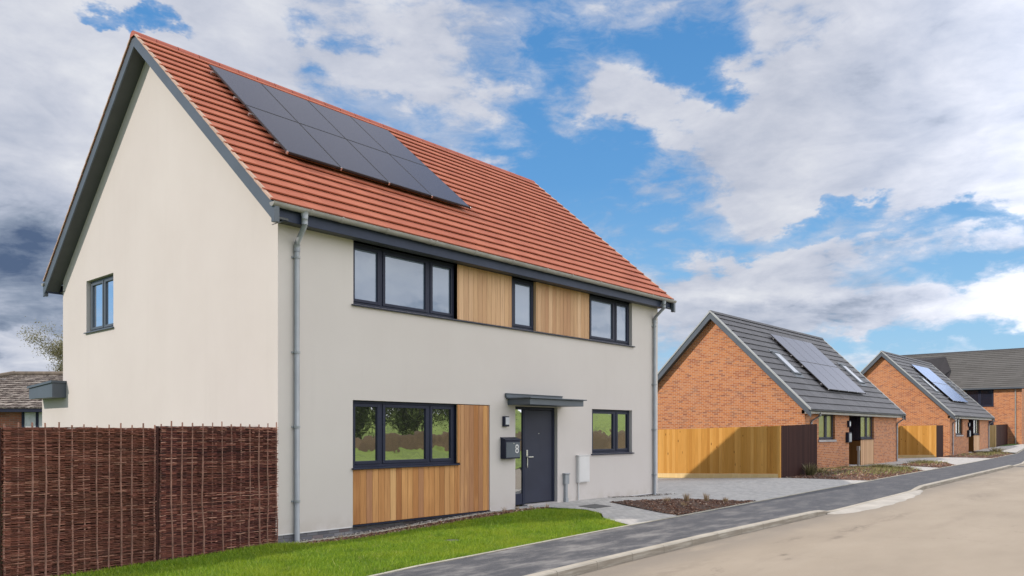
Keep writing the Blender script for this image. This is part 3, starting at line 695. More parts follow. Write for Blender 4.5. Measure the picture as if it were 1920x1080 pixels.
    # ---- roof
    u0, u1 = -.30, 11.80; ve, ze = -.315, 5.172; vr, zr = 4.615, 9.40
    t = MB(); roof_slope(t, u0 - .02, u1 + .02, ve, ze, vr, zr, 21, .050, jit=.0015); roof_slope(t, u0 - .02, u1 + .02, 9.23 - ve, ze, vr, zr, 21, .050, jit=.0015)
    sl = (zr - ze) / (vr - ve)
    rf = part(t, 'roof', M['tile_red'], r)
    # underside deck so that no light leaks through
    b = MB(); 
    for sgn in (0, 1):
        y = lambda v: v if sgn == 0 else 9.23 - v
        b.hexa([(u0 + .03, y(-.27), 5.16), (u1 - .03, y(-.27), 5.16), (u1 - .03, y(4.61), 9.34), (u0 + .03, y(4.61), 9.34), (u0 + .03, y(-.27), 5.18), (u1 - .03, y(-.27), 5.18), (u1 - .03, y(4.61), 9.375), (u0 + .03, y(4.61), 9.375)])
    part(b, 'roof_deck', M['dark'], r, rf)
    rt = MB(); k = u0 - .03; 
    while k < u1:
        e = min(k + .44, u1 + .03); prof = [(-.115, -.085), (-.09, -.03), (-.04, .018), (.04, .018), (.09, -.03), (.115, -.085)]; lift = random.uniform(0, .004); tn = random.uniform(.1, .9)
        for (a, c), (b2, d2) in zip(prof, prof[1:]): rt.face([(k, vr + a, zr + c + .02 + lift), (e - .012, vr + a, zr + c + .02), (e - .012, vr + b2, zr + d2 + .02), (k, vr + b2, zr + d2 + .02 + lift)], tn)
        rt.face([(k, vr + a, zr + c + .02) for a, c in prof], tn); k += .44
    rt.face([(u1 + .02, vr + a, zr + c + .02) for a, c in prof], .4)
    part(rt, 'ridge_tiles', M['ridge_red'], r, rf)
    # verge units, one per course
    for ue, sg in ((u0, -1), (u1, 1)):
        vm = MB(); n = 21; 
        for side in (0, 1):
            for i in range(n):
                a = ve + (vr - ve) * i / n; c = ve + (vr - ve) * (i + 1.06) / n; 
                if i == n - 1: c = vr
                za = ze + sl * (a - ve); zc = ze + sl * (c - ve); y = (lambda v: v) if side == 0 else (lambda v: 9.23 - v)
                x0, x1 = sorted((ue - sg * .03, ue + sg * .028)); x2, x3 = sorted((ue + sg * .012, ue + sg * .029))
                vm.hexa([(x0, y(a), za + .03), (x1, y(a), za + .03), (x1, y(c), zc + .02), (x0, y(c), zc + .02), (x0, y(a), za + .060), (x1, y(a), za + .060), (x1, y(c), zc + .035), (x0, y(c), zc + .035)])
                vm.hexa([(x2, y(a), za + .015), (x3, y(a), za + .015), (x3, y(c), zc + .007), (x2, y(c), zc + .007), (x2, y(a), za + .03), (x3, y(a), za + .03), (x3, y(c), zc + .02), (x2, y(c), zc + .02)])
        part(vm, 'verge_trim', M['verge_red'], r, rf)
    # barge boards (outer faces at u0 and u1), boxed soffits
    for ue, sg in ((u0, 1), (u1, -1)):
        for side in (0, 1):
            y = (lambda v: v) if side == 0 else (lambda v: 9.23 - v)
            bm_ = MB(); xa, xb = sorted((ue, ue + sg * .028))
            zt = lambda v: ze + sl * (v - ve) + .012
            zb = lambda v: 5.172 + .862 * v
            v0 = -.385
            bm_.hexa([(xa, y(v0), zb(v0)), (xb, y(v0), zb(v0)), (xb, y(4.614), zb(4.614)), (xa, y(4.614), zb(4.614)), (xa, y(v0), zt(v0)), (xb, y(v0), zt(v0)), (xb, y(4.614), zt(4.614)), (xa, y(4.614), zt(4.614))])
            part(bm_, 'bargeboard', M['slate'], r, bevel=.003)
            ft = MB(); xa2, xb2 = sorted((ue - sg * .002, ue + sg * .085)); a_, b_ = sorted((y(-.392), y(-.30)))
            ft.box(xa2, xb2, a_, b_, 4.855, 5.11); part(ft, 'barge_foot', M['slate'], r, bevel=.004)
            sf = MB(); xa3, xb3 = sorted((ue + sg * .029, 0 if sg > 0 else W_)); 
            sf.hexa([(xa3, y(-.30), zb(-.30) + .02), (xb3, y(-.30), zb(-.30) + .02), (xb3, y(4.61), zb(4.61) + .02), (xa3, y(4.61), zb(4.61) + .02), (xa3, y(-.30), zb(-.30) + .05), (xb3, y(-.30), zb(-.30) + .05), (xb3, y(4.61), zb(4.61) + .05), (xa3, y(4.61), zb(4.61) + .05)])
            part(sf, 'verge_soffit', M['soffit'], r)
    for side in (0, 1):
        y = (lambda v: v) if side == 0 else (lambda v: 9.23 - v)
        a_, b_ = sorted((y(-.285), y(-.263))); fm = MB(); fm.box(-.27, W_ + .23, a_, b_, 4.925, 5.13); part(fm, 'fascia', M['fascia'], r, bevel=.003)
        a_, b_ = sorted((y(-.262), y(.17))); sm = MB(); sm.box(0, W_, a_, b_, 4.95, 4.962); part(sm, 'eaves_soffit', M['soffit'], r)
    gt1 = gutter(r, -.33, W_ + .27, -.362, 5.150, .064, joints=[.35, .95, 1.9, 2.9, 3.05, 4.1, 5.2, 6.3, 7.2, 8.3, 9.5, 10.6])
    gutter(r, -.33, W_ + .27, 9.592, 5.150, .064)
    downpipe(r, .315, -.055, 5.10, -.17, -.36, .042, dx=-.06, brackets=(4.45, 2.92, 1.72, .52))
    downpipe(r, 11.30, -.055, 5.10, -.09, -.36, .040, dx=-.05, brackets=(4.45, 2.9, 1.7, .5))
    # rear canopy return
    k = MB(); hz = lambda v: 2.83 - .035 * (v - 9.0) / 1.6
    k.hexa([(-.30, 9.02, 2.44), (0, 9.02, 2.44), (0, 10.6, 2.44), (-.30, 10.6, 2.44), (-.30, 9.02, 2.78), (0, 9.02, 2.78), (0, 10.6, 2.70), (-.30, 10.6, 2.70)]); k.hexa([(0.001, 9.24, 2.50), (4, 9.24, 2.50), (4, 10.6, 2.5), (0.001, 10.6, 2.5), (0.001, 9.24, 2.78), (4, 9.24, 2.78), (4, 10.6, 2.70), (0.001, 10.6, 2.70)])
    co = part(k, 'rear_canopy', M['slate'], r, bevel=.005)
    k = MB(); k.hexa([(-.33, 8.99, 2.782), (-.002, 8.99, 2.782), (-.002, 10.66, 2.70), (-.33, 10.66, 2.70), (-.33, 8.99, 2.835), (-.002, 8.99, 2.835), (-.002, 10.66, 2.755), (-.33, 10.66, 2.755)]); part(k, 'canopy_capping', M['slate'], r, co)
    # ---- solar array 4 x 2
    PV = dict(ve=ve, ze=ze, sl=sl)
    solar(r, rf, .86, 5.46, 1.16, 3.98, 4, 2, ve, ze, sl, .13, 'pv')
    return r

def solar(r, rf, ua, ub, va, vb, nc, nr, ve, ze, sl, h, glass):
    L = math.hypot(1, sl); nv, nz = -sl / L, 1 / L
    def P(u, v, k): z = ze + sl * (v - ve) + .04; return (u, v + nv * k, z + nz * k)
    W = (ub - ua) / nc; H = (vb - va) / nr; g = .012
    for i in range(nc):
        for j in range(nr):
            a, b = ua + W * i + g / 2, ua + W * (i + 1) - g / 2; c, d = va + H * j + g / 2, va + H * (j + 1) - g / 2
            m = MB(); k0, k1 = h - .035, h
            m.hexa([P(a, c, k0), P(b, c, k0), P(b, d, k0), P(a, d, k0), P(a, c, k1), P(b, c, k1), P(b, d, k1), P(a, d, k1)])
            po = part(m, 'solar_panel', M['pv_frame'], r)
            m = MB(); e = .014; m.hexa([P(a + e, c + e, k1), P(b - e, c + e, k1), P(b - e, d - e, k1), P(a + e, d - e, k1), P(a + e, c + e, k1 + .002), P(b - e, c + e, k1 + .002), P(b - e, d - e, k1 + .002), P(a + e, d - e, k1 + .002)])
            part(m, 'panel_glass', M[glass], r, po)
    for q in range(nr * 2):
        v = va + (vb - va) * (q + .5) / (nr * 2) + (.12 if q % 2 else -.05)
        m = MB(); k0, k1 = h - .085, h - .037
        m.hexa([P(ua - .05, v - .02, k0), P(ub + .05, v - .02, k0), P(ub + .05, v + .02, k0), P(ua - .05, v + .02, k0), P(ua - .05, v - .02, k1), P(ub + .05, v - .02, k1), P(ub + .05, v + .02, k1), P(ua - .05, v + .02, k1)])
        part(m, 'panel_rail', M['steel'], r)
    for i in range(nc + 1):
        m = MB(); u = min(max(ua + W * i, ua - .0), ub) ; v = va
        m.hexa([P(u - .015, v - .012, h - .045), P(u + .015, v - .012, h - .045), P(u + .015, v + .012, h - .045), P(u - .015, v + .012, h - .045), P(u - .015, v - .012, h + .006), P(u + .015, v - .012, h + .006), P(u + .015, v + .012, h + .006), P(u - .015, v + .012, h + .006)])
        part(m, 'panel_clamp', M['steel'], r)

def skylight(r, ua, ub, va, vb, ve, ze, sl):
    L = math.hypot(1, sl); nv, nz = -sl / L, 1 / L
    def P(u, v, k): z = ze + sl * (v - ve) + .02; return (u, v + nv * k, z + nz * k)
    def bx(m, a, b, c, d, k0, k1): m.hexa([P(a, c, k0), P(b, c, k0), P(b, d, k0), P(a, d, k0), P(a, c, k1), P(b, c, k1), P(b, d, k1), P(a, d, k1)])
    m = MB(); w = .06; bx(m, ua, ub, va, va + w, 0, .09); bx(m, ua, ub, vb - w, vb, 0, .10); bx(m, ua, ua + w, va + w, vb - w, 0, .09); bx(m, ub - w, ub, va + w, vb - w, 0, .09)
    bx(m, ua - .1, ub + .1, va - .14, va - .002, 0, .035); bx(m, ua - .08, ub + .08, vb + .002, vb + .10, .01, .05)
    o = part(m, 'roof_window', M['slate'], r); m = MB(); bx(m, ua + w, ub - w, va + w, vb - w, .03, .075); part(m, 'pane', M['skylight'], r, o)

# ------------------------------------------------------------------ brick bungalows
def bungalow(U, V, z0, length, label, pv, sky, pvglass, depth=8.33):
    r = empty('brick_bungalow', (U + length / 2, V + depth / 2, z0), label, 'house', 'brick bungalows beyond the driveway')
    def FT(x, d, z): return (U + x, V + d, z0 + z)
    def GT(x, d, z): return (U + d, V + x, z0 + z)
    Lh = length; mid = depth / 2; EZ = 2.46
    gt = lambda v: 2.70 + .99 * (v if v < mid else depth - v)
    w = MB(); holes = [(1.60, 3.60, 1.30, 2.46), (5.48, 7.17, 0, 2.46), (7.17, 9.20, 0, 2.46)]
    wall(w, FT, 0, Lh, -.4, lambda x: EZ + .05, holes, .12); wall(w, GT, 0, depth, -.4, gt, [], .1, (mid,))
    wall(w, lambda x, d, z: (U + Lh - d, V + x, z0 + z), 0, depth, -.4, gt, [], .1, (mid,)); wall(w, lambda x, d, z: (U + x, V + depth - d, z0 + z), 0, Lh, -.4, lambda x: EZ + .05, [], .1)
    part(w, 'wall', M['brick'], r)
    # recessed porch
    k = MB(); axis_box(k, FT, 5.42, 5.479, .05, 1.1, 0, 2.46); axis_box(k, FT, 5.48, 7.17, 1.0, 1.06, 0, 2.46); part(k, 'porch_wall', M['brick'], r)
    k = MB(); axis_box(k, FT, 5.75, 6.7, .95, .995, .05, 2.1); part(k, 'door', M['door'], r)
    k = MB(); axis_box(k, FT, 7.15, 7.19, .01, 1.0, 0, 1.20); part(k, 'porch_cladding', M['brown_clad'], r)
    k = MB(); axis_box(k, FT, 7.15, 7.19, .01, 1.0, 1.24, 2.46); part(k, 'porch_screen', M['glass_dark'], r)
    k = MB(); axis_box(k, FT, 5.48, 7.17, .02, 1.0, -.12, .04); part(k, 'doorstep', M['step'], r)
    window(r, FT, 1.605, 3.595, 1.305, 2.45, [(1.72, 2.55), (2.80, 3.45)], M['dark'], M['glass_lit'], rec=.09)
    s = MB(); axis_box(s, FT, 1.52, 3.68, -.05, .02, 1.19, 1.285); part(s, 'window_sill', M['step'], r)
    window(r, FT, 7.195, 9.19, 1.30, 2.45, [(7.31, 8.15), (8.40, 9.05)], M['dark'], M['glass_lit'], rec=.09, sx=0)
    c = MB(); boards(c, FT, 7.20, 9.19, .0, 1.25, .14, .01, .05); part(c, 'cladding_panel', M['cedar_up'], r)
    # wall light and letter box
    k = MB(); axis_box(k, FT, 5.22, 5.42, -.10, -.001, 1.86, 2.16); lo = part(k, 'wall_light', M['dark'], r); k = MB(); axis_box(k, FT, 5.26, 5.40, -.112, -.101, 1.92, 2.11); part(k, 'lamp_glass', M['lens'], r, lo)
    k = MB(); axis_box(k, FT, 5.0, 5.45, -.14, -.001, 1.14, 1.62); lo = part(k, 'post_box', M['dark'], r, bevel=.02); k = MB(); axis_box(k, FT, 5.08, 5.40, -.152, -.141, 1.18, 1.56); part(k, 'box_door', M['pipe'], r, lo)
    # roof
    u0, u1 = U - .30, U + Lh + .30; ve, ze = V - .35, z0 + 2.56; vr = V + mid; zr = z0 + 2.56 + .995 * (mid + .35); sl = (zr - ze) / (vr - ve)
    t = MB(); roof_slope(t, u0, u1, ve, ze, vr, zr, 15, .045, .42); roof_slope(t, u0, u1, V + depth + .35, ze, vr, zr, 15, .045, .42)
    rf = part(t, 'roof', M['tile_grey'], r)
    rt = MB(); rt.hexa([(u0 - .02, vr - .13, zr - .05), (u1 + .02, vr - .13, zr - .05), (u1 + .02, vr + .13, zr - .05), (u0 - .02, vr + .13, zr - .05), (u0 - .02, vr - .04, zr + .07), (u1 + .02, vr - .04, zr + .07), (u1 + .02, vr + .04, zr + .07), (u0 - .02, vr + .04, zr + .07)]); part(rt, 'ridge_tiles', M['tile_grey'], r, rf)
    for ue, sg in ((u0, 1), (u1, -1)):
        for side in (0, 1):
            y = (lambda v: V + v) if side == 0 else (lambda v: V + depth - v)
            xa, xb = sorted((ue, ue + sg * .03)); zt = lambda v: ze + sl * (v + .35) - .01; zb = lambda v: ze + sl * (v + .35) - .30
            bm_ = MB(); bm_.hexa([(xa, y(-.37), zb(-.37)), (xb, y(-.37), zb(-.37)), (xb, y(mid), zb(mid)), (xa, y(mid), zb(mid)), (xa, y(-.37), zt(-.37)), (xb, y(-.37), zt(-.37)), (xb, y(mid), zt(mid)), (xa, y(mid), zt(mid))]); part(bm_, 'bargeboard', M['slate'], r)
            xa, xb = sorted((ue - sg * .03, ue + sg * .06)); vm = MB(); vm.hexa([(xa, y(-.37), zt(-.37)), (xb, y(-.37), zt(-.37)), (xb, y(mid), zt(mid)), (xa, y(mid), zt(mid)), (xa, y(-.37), zt(-.37) + .085), (xb, y(-.37), zt(-.37) + .085), (xb, y(mid), zt(mid) + .085), (xa, y(mid), zt(mid) + .085)]); part(vm, 'verge_trim', M['verge_grey'], r, rf)
            xa, xb = sorted((ue + sg * .031, (U if sg > 0 else U + Lh))); sf = MB(); sf.hexa([(xa, y(-.3), zb(-.3) + .03), (xb, y(-.3), zb(-.3) + .03), (xb, y(mid), zb(mid) + .03), (xa, y(mid), zb(mid) + .03), (xa, y(-.3), zb(-.3) + .06), (xb, y(-.3), zb(-.3) + .06), (xb, y(mid), zb(mid) + .06), (xa, y(mid), zb(mid) + .06)]); part(sf, 'verge_soffit', M['soffit'], r)
    for side in (0, 1):
        y = (lambda v: V + v) if side == 0 else (lambda v: V + depth - v)
        a_, b_ = sorted((y(-.27), y(.13))); fm = MB(); fm.box(U + .0, U + Lh, a_, b_, z0 + 2.40, z0 + 2.56); part(fm, 'fascia', M['gutter'] if side == 0 else M['slate'], r)
    gutter(r, u0, u1, V - .34, z0 + 2.56, .058, mat='slate')
    downpipe(r, U + .62, V - .05, z0 + 2.52, z0 - .05, V - .34, .036, dx=.22, brackets=(z0 + 1.6, z0 + .7), outlet=False)
    downpipe(r, U + Lh - .12, V - .05, z0 + 2.52, z0 - .05, V - .34, .036, dx=.05, brackets=(z0 + 1.6,), outlet=False)
    solar(r, rf, *pv, 4, 2, ve, ze, sl, .14, pvglass)
    for a in sky: skylight(r, a, a + .80, V + 1.30, V + 2.38, ve, ze, sl)
    return r

def far_house():
    U, V, z0 = 71.0, .4, .40
    r = empty('brick_house', (U + 4, V + 7, z0), 'two storey brick house with a broad grey roof at the far end of the street', 'house')
    G = lambda x, d, z: (U + d, V + x, z0 + z); Lh = 11.5; half = 4.3; EZ = 4.95; pitch = .79
    w = MB(); wall(w, G, 0, Lh, -.5, lambda x: EZ, [(2.05, 4.25, 3.40, 4.92), (2.05, 3.6, .9, 2.20)], .12)
    gf = lambda x: EZ + .2 + pitch * (x if x < half else 2 * half - x)
    wall(w, lambda x, d, z: (U + x, V + d, z0 + z), 0, 2 * half, -.5, gf, [], .1, (half,)); wall(w, lambda x, d, z: (U + x, V + Lh - d, z0 + z), 0, 2 * half, -.5, gf, [], .1, (half,)); wall(w, lambda x, d, z: (U + 2 * half - d, V + x, z0 + z), 0, Lh, -.5, lambda x: EZ, [], .1)
    part(w, 'wall', M['brick'], r)
    window(r, G, 2.055, 4.245, 3.45, 4.92, [(2.2, 3.02), (3.22, 4.1)], M['dark'], M['glass_dark'], rec=.08); window(r, G, 2.055, 3.59, .9, 2.19, [(2.2, 2.75), (2.9, 3.45)], M['dark'], M['glass_dark'], rec=.08)
    t = MB(); ze = z0 + EZ + .05; zr = ze + pitch * (half + .3)
    roof_slope(t, V - .3, V + Lh + .3, U - .3, ze, U + half, zr, 20, .045, .9, along='v'); roof_slope(t, V - .3, V + Lh + .3, U + 2 * half + .3, ze, U + half, zr, 20, .045, .9, along='v')
    rf = part(t, 'roof', M['tile_far'], r)
    # steep cross roof meeting the main roof in a valley, its shade put into the colour
    t = MB(); A, B, Cc, E_ = (74.6, 6.95, 8.62), (71.9, 8.0, 8.22), (72.8, 6.15, 7.25), (69.6, 6.8, 6.0); A2, B2 = (74.6, 9.5, 8.62), (71.9, 9.8, 8.2)
    t.face([A, B, E_, Cc], .2); t.face([A, A2, B2, B], .3); t.face([B, B2, (69.6, 11, 6.4), E_], .3); t.face([Cc, E_, (69.6, 6.8, 5.2), (71.2, 6.0, 5.6)], .2)
    part(t, 'wing_roof', M['wing_shade'], r, rf)
    m = MB(); m.box(U + half - .12, U + half + .12, V - .35, V + Lh + .35, zr - .06, zr + .06); part(m, 'ridge_tiles', M['tile_grey'], r, rf)
    m = MB(); m.box(U - .25, U - .02, V - .3, V + Lh + .3, ze - .14, ze + .0); part(m, 'fascia', M['dark'], r)
    m = MB(); m.box(U - .40, U - .27, V - .3, V + Lh + .3, ze - .10, ze + .01); part(m, 'gutter', M['slate'], r)
    m = MB(); m.tube([(U - .06, V + .45, ze - .1), (U - .06, V + .45, z0)], .05, 8); part(m, 'downpipe', M['gutter'], r)

def old_house():
    # low brick house beyond the rear garden, seen at the left edge
    cam = Vector((-6.838, -10.993, 0)); fx = Vector((.7496, .6619, 0)); rx = Vector((.6619, -.7496, 0))
    def at(X_, Y_, z): p = cam + rx * X_ + fx * Y_; return Vector((p.x, p.y, z))
    r = empty('old_brick_house', at(-17, 31, 0), 'old low red brick house with a mottled hipped tile roof at the left edge', 'house')
    X0, X1, Y0, Y1 = -25.0, -11.0, 28.4, 37.0; EZ, RZ = 2.50, 4.02
    w = MB(); a, b, c, d = [at(x, y, -.6) for x, y in ((X0 + .5, Y0 + .4), (X1, Y0 + .4), (X1, Y1 - .4), (X0 + .5, Y1 - .4))]
    up = Vector((0, 0, EZ + .55))
    for p, q in ((a, b), (b, c), (c, d), (d, a)): w.face([p, q, q + up, p + up])
    part(w, 'wall', M['brick_near'], r)
    # hipped roof with courses
    t = MB(); n = 16
    hx = -20.8; my = (Y0 + Y1) / 2
    def lvl(k):
        f = k / n; return (X0 + (hx - X0) * f, X1, Y0 + (my - Y0) * f, Y1 - (Y1 - my) * f, EZ + (RZ - EZ) * f)
    for k in range(n):
        x0, x1, y0, y1, z = lvl(k); X0b, x1b, y0b, y1b, zb = lvl(k + 1); m = 75
        def P(s, fr, lift): 
            xa = x0 + (x1 - x0) * s; xb = X0b + (x1b - X0b) * s
            return at(xa, y0, z + lift) if fr == 0 else at(xb, y0b, zb + lift * .3)
        for j in range(m):
            l = random.uniform(.03, .055); t.face([P(j / m, 0, l), P((j + 1) / m, 0, l), P((j + 1) / m, 1, .015), P(j / m, 1, .015)], random.random() * .98 + .01); t.face([P(j / m, 0, -.01), P((j + 1) / m, 0, -.01), P((j + 1) / m, 0, l), P(j / m, 0, l)], .05)
        for j in range(24):
            ya, yb = y0 + (y1 - y0) * j / 24, y0 + (y1 - y0) * (j + 1) / 24; yc, yd = y0b + (y1b - y0b) * j / 24, y0b + (y1b - y0b) * (j + 1) / 24
            t.face([at(x0, ya, z + .04), at(x0, yb, z + .04), at(X0b, yd, zb + .01), at(X0b, yc, zb + .01)], random.random() * .98 + .01)
        t.face([at(x0, y1, z), at(x1, y1, z), at(x1b, y1b, zb), at(X0b, y1b, zb)], .4)
    rf = part(t, 'roof', M['tile_old'], r)
    m = MB(); m.tube([at(X0, Y0, EZ + .07), at(hx, my, RZ + .06)], .11, 8); m.tube([at(hx, my, RZ + .05), at(X1, my, RZ + .05)], .10, 8); m.tube([at(X0, Y1, EZ + .07), at(hx, my, RZ + .06)], .11, 8); part(m, 'ridge_tiles', M['bark'], r, rf)
    m = MB(); p = [at(X0, Y0 + .02, EZ - .14), at(X1, Y0 + .02, EZ - .14), at(X1, Y0 + .42, EZ - .14), at(X0, Y0 + .42, EZ - .14)]; m.hexa(p + [q + Vector((0, 0, .16)) for q in p]); part(m, 'fascia', M['dark'], r)
    f = MB()
    def bx(m, x0, x1, y0, y1, z0, z1): m.hexa([at(x0, y0, z0), at(x1, y0, z0), at(x1, y1, z0), at(x0, y1, z0), at(x0, y0, z1), at(x1, y0, z1), at(x1, y1, z1), at(x0, y1, z1)])
    wx0, wx1 = -18.02, -16.2; wy = Y0 + .40
    bx(f, wx0, wx1, wy - .08, wy - .01, 1.58, 1.66); bx(f, wx0, wx1, wy - .08, wy - .01, 2.36, 2.44)
    for x in (wx0, wx0 + .52, wx0 + 1.04, wx1 - .08): bx(f, x, x + .09, wy - .081, wy - .011, 1.661, 2.359)
    fo = part(f, 'window', M['dark'], r)
    for k in range(3):
        g = MB(); bx(g, wx0 + .10 + .52 * k, wx0 + .51 + .52 * k, wy - .06, wy - .03, 1.665, 2.355); part(g, 'pane', M['curtain'], r, fo)
    return at

# ------------------------------------------------------------------ fences
def hurdle(x0, x1, y, zt, label, nst=13):
    r = empty('woven_hurdle', ((x0 + x1) / 2, y, zg((x0 + x1) / 2, y)), label, 'fence panel', 'woven hurdle panels beside the cream house')
    zb = min(zg(x0, y), zg(x1, y)) - .02; W = x1 - x0
    # weave: wavy rods passing in front of and behind the stakes
    w = MB(); xs = [x0 + W * (i + .5) / (nst - 1) for i in range(-1, nst)]; st = [x0 + .025 + (W - .05) * i / (nst - 1) for i in range(nst)]
    z = zb + .03; row = 0
    while z < zt - .01:
        for rep in range(2):
            ph = (row + rep) % 2; rr = random.uniform(.0045, .0088); zz = z + random.uniform(-.005, .005)
            a = x0 - random.uniform(-.02, .01); 
            while a < x1 - .1:
                ln = random.uniform(.5, 1.9); e = min(a + ln, x1 + random.uniform(-.02, .012)); tone = min(.98, max(.02, random.gauss(.42, .24)))
                if random.random() < .05: tone = random.uniform(.85, 1)
                pts = []; rs = []; m = max(3, int((e - a) / .05)); dr = random.uniform(-.012, .012)
                for i in range(m + 1):
                    x = a + (e - a) * i / m; s = math.cos(math.pi * ((x - st[0]) / ((W - .05) / (nst - 1)) + ph)); pts.append((x, y + s * .021 + random.uniform(-.003, .003), zz + dr * i / m + random.uniform(-.004, .004))); rs.append(rr * (1 - .45 * i / m))
                pts[0] = (pts[0][0], pts[0][1] - random.uniform(0, .025), pts[0][2]); w.tube(pts, rs, 4, tone, cap=False); a = e + random.uniform(-.06, .02)
        z += .0132; row += 1
    part(w, 'weave', M['weave'], r)
    b = MB(); b.box(x0 + .01, x1 - .01, y + .03, y + .036, zb, zt - .03); part(b, 'weave_backing', M['fence_dark'], r)  # dark sheet added behind the twigs to keep the gaps dark
    for i, x in enumerate(st):
        s = MB(); q = random.uniform(-.022, .022); dy_ = random.choice((0, 0, .006, .012)); top = zt + random.uniform(.015, .06); rr = random.uniform(.010, .0145)
        pts = [(x + q, y - .017 + dy_, zb - .05), (x + q * .5 + random.uniform(-.014, .014), y - .018 + dy_, zb + .4), (x + random.uniform(-.014, .014), y - .014 + dy_, zb + .8), (x + random.uniform(-.014, .014), y - .018 + dy_, zb + 1.2), (x + random.uniform(-.006, .006), y - .012, top)]
        s.tube(pts, [rr * 1.1, rr, rr * 1.05, rr * .95, rr * .8], 7); part(s, 'stake', M['stake'], r)
def hurdles():
    hurdle(-1.905, -.03, -.035, 1.735, 'dark woven willow hurdle panel touching the corner of the cream house')
    hurdle(-3.82, -1.945, -.035, 1.705, 'reddish woven willow hurdle panel filling most of the left foreground')
    hurdle(-5.73, -3.855, -.035, 1.69, 'woven willow hurdle panel cut by the left edge of the picture')
    for k, x in enumerate((-1.925, -3.84)):
        s = MB(); s.box(x - .016, x + .016, -.045, .03, zg(x, 0) - .1, 1.72 if k == 0 else 1.69); o = s.build('fence_post', M['fence_dark']); tag(o, ('thin dark post in the seam between the two woven panels' if k == 0 else 'thin dark post at the left picture edge beside the woven panels'), 'post')

def board_fence(name, pts, h, mat, W, label, group, gravel=True, posts=True):
    """pts: list of (x,y,zbottom,ztop) corners"""
    r = empty(name, (pts[0][0], pts[0][1], pts[0][2]), label, 'fence', group)
    for (xa, ya, za, ta), (xb, yb, zb, tb) in zip(pts, pts[1:]):
        L = math.hypot(xb - xa, yb - ya); dx, dy = (xb - xa) / L, (yb - ya) / L; nx, ny = (dy, -dx)
        if nx > .01 or (abs(nx) < .01 and ny > 0): nx, ny = -nx, -ny
        bm_ = MB(); n = max(1, int(L / W)); w = L / n
        for i in range(n):
            s0, s1 = i * w + .003, (i + 1) * w + .012; s1 = min(s1, L); l = random.uniform(-.004, .004)
            z0 = za + (zb - za) * i / n + (.15 if gravel else .0); zt = ta + (tb - ta) * i / n + random.uniform(-.006, .006)
            o0, o1 = .012, .030
            q = []
            for z in (z0, zt):
                q += [(xa + dx * s0 + nx * (o0 + l), ya + dy * s0 + ny * (o0 + l), z), (xa + dx * s1 + nx * (o1 + l), ya + dy * s1 + ny * (o1 + l), z), (xa + dx * s1, ya + dy * s1, z), (xa + dx * s0, ya + dy * s0, z)]
            bm_.hexa(q)
        part(bm_, 'board_panel', mat, r)
        if gravel:
            g = MB(); q = []
            for dz in (0, 1):
                for s, o in ((0, .034), (L, .034), (L, 0), (0, 0)):
                    z = (za if s == 0 else zb) - .03 + dz * .175; q.append((xa + dx * s + nx * o, ya + dy * s + ny * o, z))
            g.hexa(q); part(g, 'gravel_board', M['fence_pale'], r)
    if posts:
        x, y, z, t = pts[0]; p = MB(); p.box(x - .05, x + .05, y - .07, y - .002, z - .05, t + .01); part(p, 'end_post', mat, r)
    return r
def fences():
    g = 'timber board fences beside the bungalows'
    board_fence('board_fence', [(20.615, .44, -.02, 1.85), (20.615, 3.0, -.10, 1.78), (20.615, 8.5, -.26, 1.64)], 1.85, M['fence'], .125, 'orange timber board fence across the driveway with a diagonal house shadow on it', g)
    board_fence('dark_fence', [(20.67, .37, -.03, 1.86), (24.1, .37, .0, 1.95)], 1.85, M['fence_dark'], .11, 'dark brown screen between the orange fence and the nearer bungalow', g, gravel=False, posts=False)
    board_fence('board_fence', [(45.8, 1.18, .08, 2.03), (45.8, 8.5, -.05, 1.95)], 1.9, M['fence'], .16, 'short orange timber fence between the two bungalows', g)
    board_fence('dark_fence', [(45.86, 1.12, .08, 2.03), (47.4, 1.12, .10, 2.05)], 1.85, M['fence_dark'], .12, 'narrow dark brown screen in front of the farther bungalow', g, gravel=False, posts=False)
    board_fence('board_fence', [(66, 1.5, .30, 2.18), (66, 3.6, .30, 2.18)], 1.85, M['fence_pale'], .2, 'short pale yellow fence return right of the farther bungalow', g, gravel=False)
    board_fence('dark_fence', [(66.05, 1.45, .40, 2.20), (70.95, 1.45, .45, 2.28)], 1.85, M['fence_dark'], .16, 'long dark brown board fence in front of the far two storey house', g, gravel=False, posts=False)

